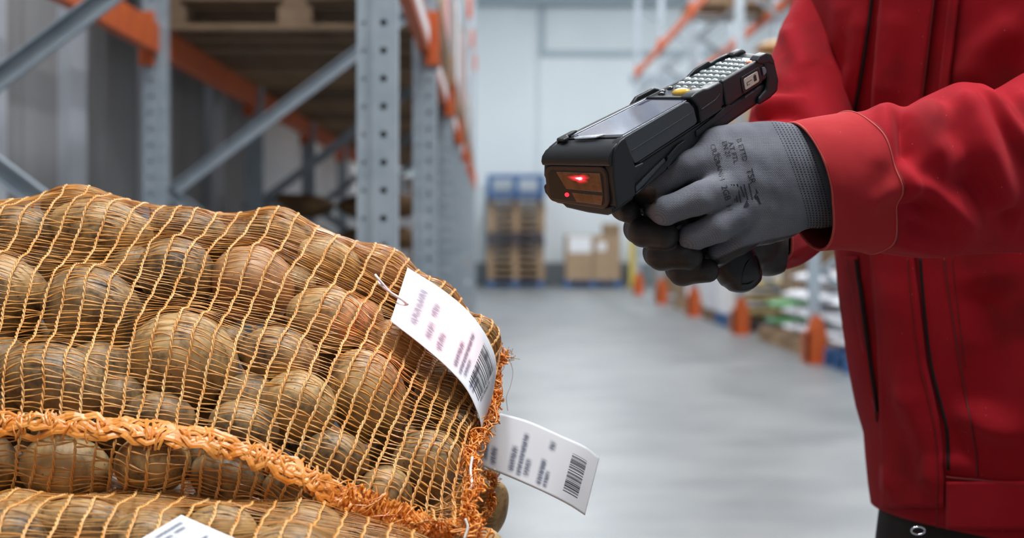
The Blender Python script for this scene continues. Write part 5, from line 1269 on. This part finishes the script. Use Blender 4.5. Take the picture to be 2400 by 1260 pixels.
V, Q = surface_nets(hair, head-.16, head+.16, .007); local(np_mesh('hair', V, Q, M_hairm), PER)
for s in (1,-1):
    V, Q = ICO3; local(np_mesh('eye', V*.0125+(head+fdir*.083+RH[1]*s*.032+hup*.012), Q, M_eye), PER)
def legs(X):
    Rt = np.stack([fr, lf, [0,0,1]]); d = sd_ell(X, at_z(c0,.86), Rt, (.112,.175,.12))
    for a, b, c in ((hipL,knL,ftL),(hipR,knR,ftR)): d = smin(d, sd_cap(X,a-[0,0,.03],b,.092,.080), .03); d = smin(d, sd_cap(X,b,c+[0,0,.03],.082,.070), .03)
    return np.maximum(d, X[...,2]-.90)+.003*vnoise(X, 30, 6)
V, Q = surface_nets(legs, (.2,1.25,.05), (1.0,2.0,1.0), .008); local(np_mesh('trousers', V, Q, M_trouser), PER)
for f_ in (ftL, ftR):
    def shoe(X, f_=f_):
        Rt = np.stack([fr, lf, [0,0,1]]); q = at_z(f_, .05)
        d = smin(sd_ell(X, q+fr*.06, Rt, (.15,.052,.045)), sd_cap(X, at_z(f_,.05), at_z(f_,.13), .048, .046), .03); return np.maximum(d, .001-X[...,2])
    V, Q = surface_nets(shoe, at_z(f_,.0)-[.24,.24,.01], at_z(f_,.2)+[.24,.24,0], .006); local(np_mesh('shoe', V, Q, M_shoe), PER)

# ---- gloves
def glove_mat():
    m = bpy.data.materials.new('knitted glove with black dipped palm'); m.use_nodes = True; nt = m.node_tree; p = nt.nodes['Principled BSDF']
    at_ = nd(nt, 'ShaderNodeAttribute', attribute_name='coat'); ri = nd(nt, 'ShaderNodeAttribute', attribute_name='rib'); tc = nd(nt, 'ShaderNodeTexCoord')
    n = nd(nt, 'ShaderNodeTexNoise'); n.inputs['Scale'].default_value = 40; n.inputs['Detail'].default_value = 5; nt.links.new(tc.outputs['Object'], n.inputs['Vector'])
    r = ramp(nt, [(0.3, (0.16,0.165,0.195)), (0.7, (0.225,0.23,0.26))]); nt.links.new(n.outputs['Fac'], r.inputs[0])
    wv = nd(nt, 'ShaderNodeTexWave'); wv.inputs['Scale'].default_value = 330; wv.bands_direction = 'DIAGONAL'; wv.inputs['Distortion'].default_value = 1.5; wv.inputs['Detail Scale'].default_value = 3; nt.links.new(tc.outputs['Object'], wv.inputs['Vector'])
    w2 = nd(nt, 'ShaderNodeTexWave'); w2.inputs['Scale'].default_value = 260; w2.bands_direction = 'Z'; w2.inputs['Distortion'].default_value = 1.0; nt.links.new(tc.outputs['Object'], w2.inputs['Vector'])
    kn = nd(nt, 'ShaderNodeMath', operation='MULTIPLY'); nt.links.new(wv.outputs['Fac'], kn.inputs[0]); nt.links.new(w2.outputs['Fac'], kn.inputs[1])
    rk = ramp(nt, [(0.0, (.45,.45,.45)), (0.5, (1.25,1.25,1.25))]); nt.links.new(kn.outputs[0], rk.inputs[0])
    mk_ = nd(nt, 'ShaderNodeMixRGB', blend_type='MULTIPLY'); mk_.inputs[0].default_value = .5; nt.links.new(r.outputs[0], mk_.inputs[1]); nt.links.new(rk.outputs[0], mk_.inputs[2])
    # dark dashes of the elastic cuff: rows along the rib coordinate, broken by stitches round the wrist
    sn = nd(nt, 'ShaderNodeMath', operation='SINE'); ml = nd(nt, 'ShaderNodeMath', operation='MULTIPLY'); ml.inputs[1].default_value = 2*math.pi/0.0028; nt.links.new(ri.outputs['Fac'], ml.inputs[0]); nt.links.new(ml.outputs[0], sn.inputs[0])
    gt = nd(nt, 'ShaderNodeMath', operation='GREATER_THAN'); gt.inputs[1].default_value = .25; nt.links.new(sn.outputs[0], gt.inputs[0])
    w3 = nd(nt, 'ShaderNodeTexWave'); w3.inputs['Scale'].default_value = 165; w3.bands_direction = 'Z'; nt.links.new(tc.outputs['Object'], w3.inputs['Vector'])
    g3 = nd(nt, 'ShaderNodeMath', operation='GREATER_THAN'); g3.inputs[1].default_value = .42; nt.links.new(w3.outputs['Fac'], g3.inputs[0])
    inr = nd(nt, 'ShaderNodeMath', operation='GREATER_THAN'); inr.inputs[1].default_value = .0005; nt.links.new(ri.outputs['Fac'], inr.inputs[0])
    a1 = nd(nt, 'ShaderNodeMath', operation='MULTIPLY'); nt.links.new(gt.outputs[0], a1.inputs[0]); nt.links.new(g3.outputs[0], a1.inputs[1]); a2 = nd(nt, 'ShaderNodeMath', operation='MULTIPLY'); nt.links.new(a1.outputs[0], a2.inputs[0]); nt.links.new(inr.outputs[0], a2.inputs[1])
    md = nd(nt, 'ShaderNodeMixRGB'); nt.links.new(a2.outputs[0], md.inputs[0]); nt.links.new(mk_.outputs[0], md.inputs[1]); md.inputs[2].default_value = (.03,.032,.04,1)
    nb = nd(nt, 'ShaderNodeTexNoise'); nb.inputs['Scale'].default_value = 55; nb.inputs['Detail'].default_value = 6; nt.links.new(tc.outputs['Object'], nb.inputs['Vector'])
    rb = ramp(nt, [(0.35, (0.016,0.014,0.014)), (0.72, (0.05,0.042,0.042))]); nt.links.new(nb.outputs['Fac'], rb.inputs[0])
    mc = nd(nt, 'ShaderNodeMixRGB'); nt.links.new(at_.outputs['Fac'], mc.inputs[0]); nt.links.new(md.outputs[0], mc.inputs[1]); nt.links.new(rb.outputs[0], mc.inputs[2])
    nt.links.new(mc.outputs[0], p.inputs['Base Color'])
    rg = nd(nt, 'ShaderNodeMapRange'); nt.links.new(at_.outputs['Fac'], rg.inputs[0]); rg.inputs[3].default_value = .85; rg.inputs[4].default_value = .48; nt.links.new(rg.outputs[0], p.inputs['Roughness'])
    p.inputs['Specular IOR Level'].default_value = .35
    bp = nd(nt, 'ShaderNodeBump'); bp.inputs['Distance'].default_value = .0006; nt.links.new(kn.outputs[0], bp.inputs['Height'])
    st = nd(nt, 'ShaderNodeMapRange'); nt.links.new(at_.outputs['Fac'], st.inputs[0]); st.inputs[3].default_value = .38; st.inputs[4].default_value = .08; nt.links.new(st.outputs[0], bp.inputs['Strength']); nt.links.new(bp.outputs[0], p.inputs['Normal'])
    return m
M_glove = glove_mat()
def R3(px, py, Y, r): return (Pn(px,py,Y), r*Y/F)
# left hand, back of the hand to the camera
def chain(X, pts, k=.004, d0=None):
    d = d0
    for (a, ra), (b, rb) in zip(pts[:-1], pts[1:]):
        q = sd_cap(X, a, b, ra, rb); d = q if d is None else smin(d, q, k)
    return d
idx = [R3(1672,374,1.256,42),R3(1604,390,1.254,38),R3(1540,434,1.258,34),R3(1496,456,1.275,30),R3(1480,466,1.297,27)]
mid = [R3(1716,434,1.250,44),R3(1640,464,1.239,38),R3(1562,494,1.239,34),R3(1538,500,1.270,31),R3(1545,512,1.296,28)]
rng_ = [R3(1748,486,1.252,42),R3(1684,532,1.243,36),R3(1624,556,1.247,31),R3(1605,556,1.274,29),R3(1616,570,1.298,26)]
lit = [R3(1785,520,1.258,40),R3(1735,560,1.256,34),R3(1690,590,1.262,29),R3(1680,600,1.285,26),R3(1692,606,1.304,24)]
thb = [R3(1800,380,1.285,52),R3(1730,350,1.300,44),R3(1650,340,1.316,34),R3(1590,360,1.325,28)]
AX = Pn(1800,405,1.268)-Pn(1690,440,1.262); AX /= np.linalg.norm(AX)
def hand_left(X):
    wr = [(1905,432,1.284),(1860,412,1.280)]
    def slab(c, rx, ry, rz, ang):
        t = math.radians(ang); R = np.array([[math.cos(t),0,math.sin(t)],[0,1,0],[-math.sin(t),0,math.cos(t)]]); return sd_ell(X, Pn(*c), R, (rx,rz,ry))
    d = slab((1770,425,1.268), .050, .048, .0265, 14)
    d = smin(d, slab((1715,425,1.262), .036, .046, .0225, 24), .012)
    d = smin(d, slab((1850,412,1.275), .040, .041, .0285, 12), .016); d = smin(d, slab((1920,432,1.285), .034, .036, .026, 8), .012)
    d = smin(d, slab((1800,500,1.272), .038, .022, .024, 18), .012)
    for f_ in (idx, mid, rng_, lit): d = smin(d, chain(X, f_, .003), .003)
    d = smin(d, chain(X, thb, .004), .010)
    # small wrinkles of slack knit
    return d+.0006*vnoise(X, 260, 3)+.0005*vnoise(X, 420, 12)
V, Q = surface_nets(hand_left, Pn(1440,250,1.20)*[1,0,0]+[0,1.195,Pn(1700,700,1.25)[2]], np.array([Pn(1985,400,1.29)[0],1.345,Pn(1700,240,1.25)[2]]), .0012)
GL = np_mesh('glove', V, Q, M_glove, None); GL['label'] = 'grey knitted glove on the near hand with black dipped palm'; smooth_mod(GL, 4); local(GL, PER)
pv = to_px(V); 
def attr(o, name, vals): a = o.data.attributes.new(name, 'FLOAT', 'POINT'); a.data.foreach_set('value', np.asarray(vals, np.float32))
# palm side and finger ends are dipped: boundary follows the knuckles and the little finger edge of the hand
low = np.interp(pv[:,0], [1480,1560,1640,1690,1740,1800,1880,1960], [640,630,622,600,578,562,545,530])
bound = 1.262+np.interp(pv[:,0], [1500,1580,1640,1700,1800,1900], [.022,.024,.022,.020,.026,.034]); bd = np.clip((V[:,1]-bound)/.0016+.5, 0, 1)
c1 = np.clip((pv[:,1]-low)/5+.5, 0, 1); c2 = np.clip((1538-pv[:,0])/6+.5, 0, 1)*np.clip((pv[:,1]-440)/6,0,1)*(pv[:,1] < 478); c3 = np.clip((1512-pv[:,0])/5+.5, 0, 1)
attr(GL, 'coat', np.clip(np.maximum.reduce([bd, c1, c2, c3]), 0, 1))
edgeT = Pn(1800,288,1.272); edgeB = Pn(1884,528,1.275); ed = edgeB-edgeT; ed /= np.linalg.norm(ed); out = np.cross(ed, [0,1,0]); out = out if out[0] > 0 else -out
rb_ = (V-edgeT)@out; attr(GL, 'rib', np.where((rb_ > .0) & (rb_ < .021), rb_, 0))
# right hand: comes from behind, fingers round the front of the grip, tips towards the camera
f1 = [R3(1560,420,1.335,30),R3(1490,432,1.325,30),R3(1462,462,1.300,30),R3(1462,486,1.272,30),R3(1474,497,1.262,27)]
f2 = [R3(1600,500,1.345,31),R3(1530,515,1.335,33),R3(1497,535,1.300,34),R3(1508,543,1.258,34),R3(1560,552,1.248,32)]
f3 = [R3(1640,560,1.350,31),R3(1580,570,1.335,33),R3(1543,592,1.300,34),R3(1552,598,1.262,34),R3(1615,601,1.250,32)]
f4 = [R3(1680,600,1.350,28),R3(1630,605,1.335,30),R3(1592,630,1.305,31),R3(1600,636,1.270,32),R3(1658,634,1.260,28)]
def hand_right(X):
    d = sd_ell(X, Pn(1690,530,1.357), np.stack([AX, np.cross([0,1,0],AX)*1.0, [0,1,0]]), (.046,.040,.0165))
    d = smin(d, sd_cap(X, Pn(1740,550,1.365), Pn(1800,575,1.388), .026, .027), .015)
    for f_ in (f1, f2, f3, f4): d = smin(d, chain(X, f_, .004), .002)
    d = smin(d, chain(X, [R3(1720,470,1.350,40),R3(1700,400,1.345,34),R3(1640,350,1.345,28)], .004), .008)
    d = smin(d, sd_cap(X, Pn(1515,478,1.335), Pn(1530,530,1.335), .0125, .014), .004)
    return d+.0004*vnoise(X, 300, 15)
V, Q = surface_nets(hand_right, np.array([Pn(1400,0,1.3)[0],1.225,Pn(0,720,1.3)[2]]), np.array([Pn(1840,0,1.38)[0],1.42,Pn(0,310,1.3)[2]]), .0013)
GR = np_mesh('glove', V, Q, M_glove, None); GR['label'] = 'black dipped fingers of the far hand closed round the grip'; smooth_mod(GR, 4); local(GR, PER)
attr(GR, 'coat', np.ones(len(V))); attr(GR, 'rib', np.zeros(len(V)))
# printing on the back of the near glove
bpy.context.view_layer.update(); bvg = bvh_of(GL)
m = MB()
def put(verts, faces):
    q = [cast(bvg, x, y, .00035) for x, y in verts]
    if all(p is not None for p in q): m.add(q, faces)
def text_on(s, ox, oy, size, ang=74, sx=1.0):
    cu = bpy.data.curves.new('t', 'FONT'); cu.body = s; cu.size = 1; cu.resolution_u = 3; t = bpy.data.objects.new('t', cu); C.objects.link(t)
    me = bpy.data.meshes.new_from_object(t.evaluated_get(bpy.context.evaluated_depsgraph_get())); bpy.data.objects.remove(t)
    a = math.radians(ang); ux, uy = math.cos(a), math.sin(a)              # text runs down the hand, letter tops to the right
    put([(ox+v.co.x*size*sx*ux+v.co.y*size*uy, oy+v.co.x*size*sx*uy-v.co.y*size*ux) for v in me.vertices], [tuple(p.vertices) for p in me.polygons])
text_on('B ETTD', 1726, 325, 17); text_on('TSR', 1748, 397, 22); text_on('AT FTL', 1706, 333, 17); text_on('EN 21', 1692, 331, 16); 
text_on('CIUGRANN', 1664, 338, 17); text_on('2GB', 1690, 436, 20); text_on('H', 1702, 482, 18); text_on('412', 1680, 358, 12)
for x, y0, y1 in ((1712,432,470),(1718,432,474),(1726,431,475),(1734,436,462),(1742,432,468),(1753,430,468)):
    put([(x,y0),(x+3,y0),(x+12,y1),(x+9,y1)], [(0,1,2,3)])
put([(1742,486),(1750,468),(1756,482)], [(0,1,2)]); put([(1770,440),(1777,452),(1766,462),(1776,458),(1784,478),(1779,478),(1772,463),(1768,463),(1772,452)], [(0,1,2,3,4,5,6,7,8)])
GP = m.build('glove_print', M_print, None); GP.parent = GL; GP.matrix_parent_inverse = GL.matrix_world.inverted()
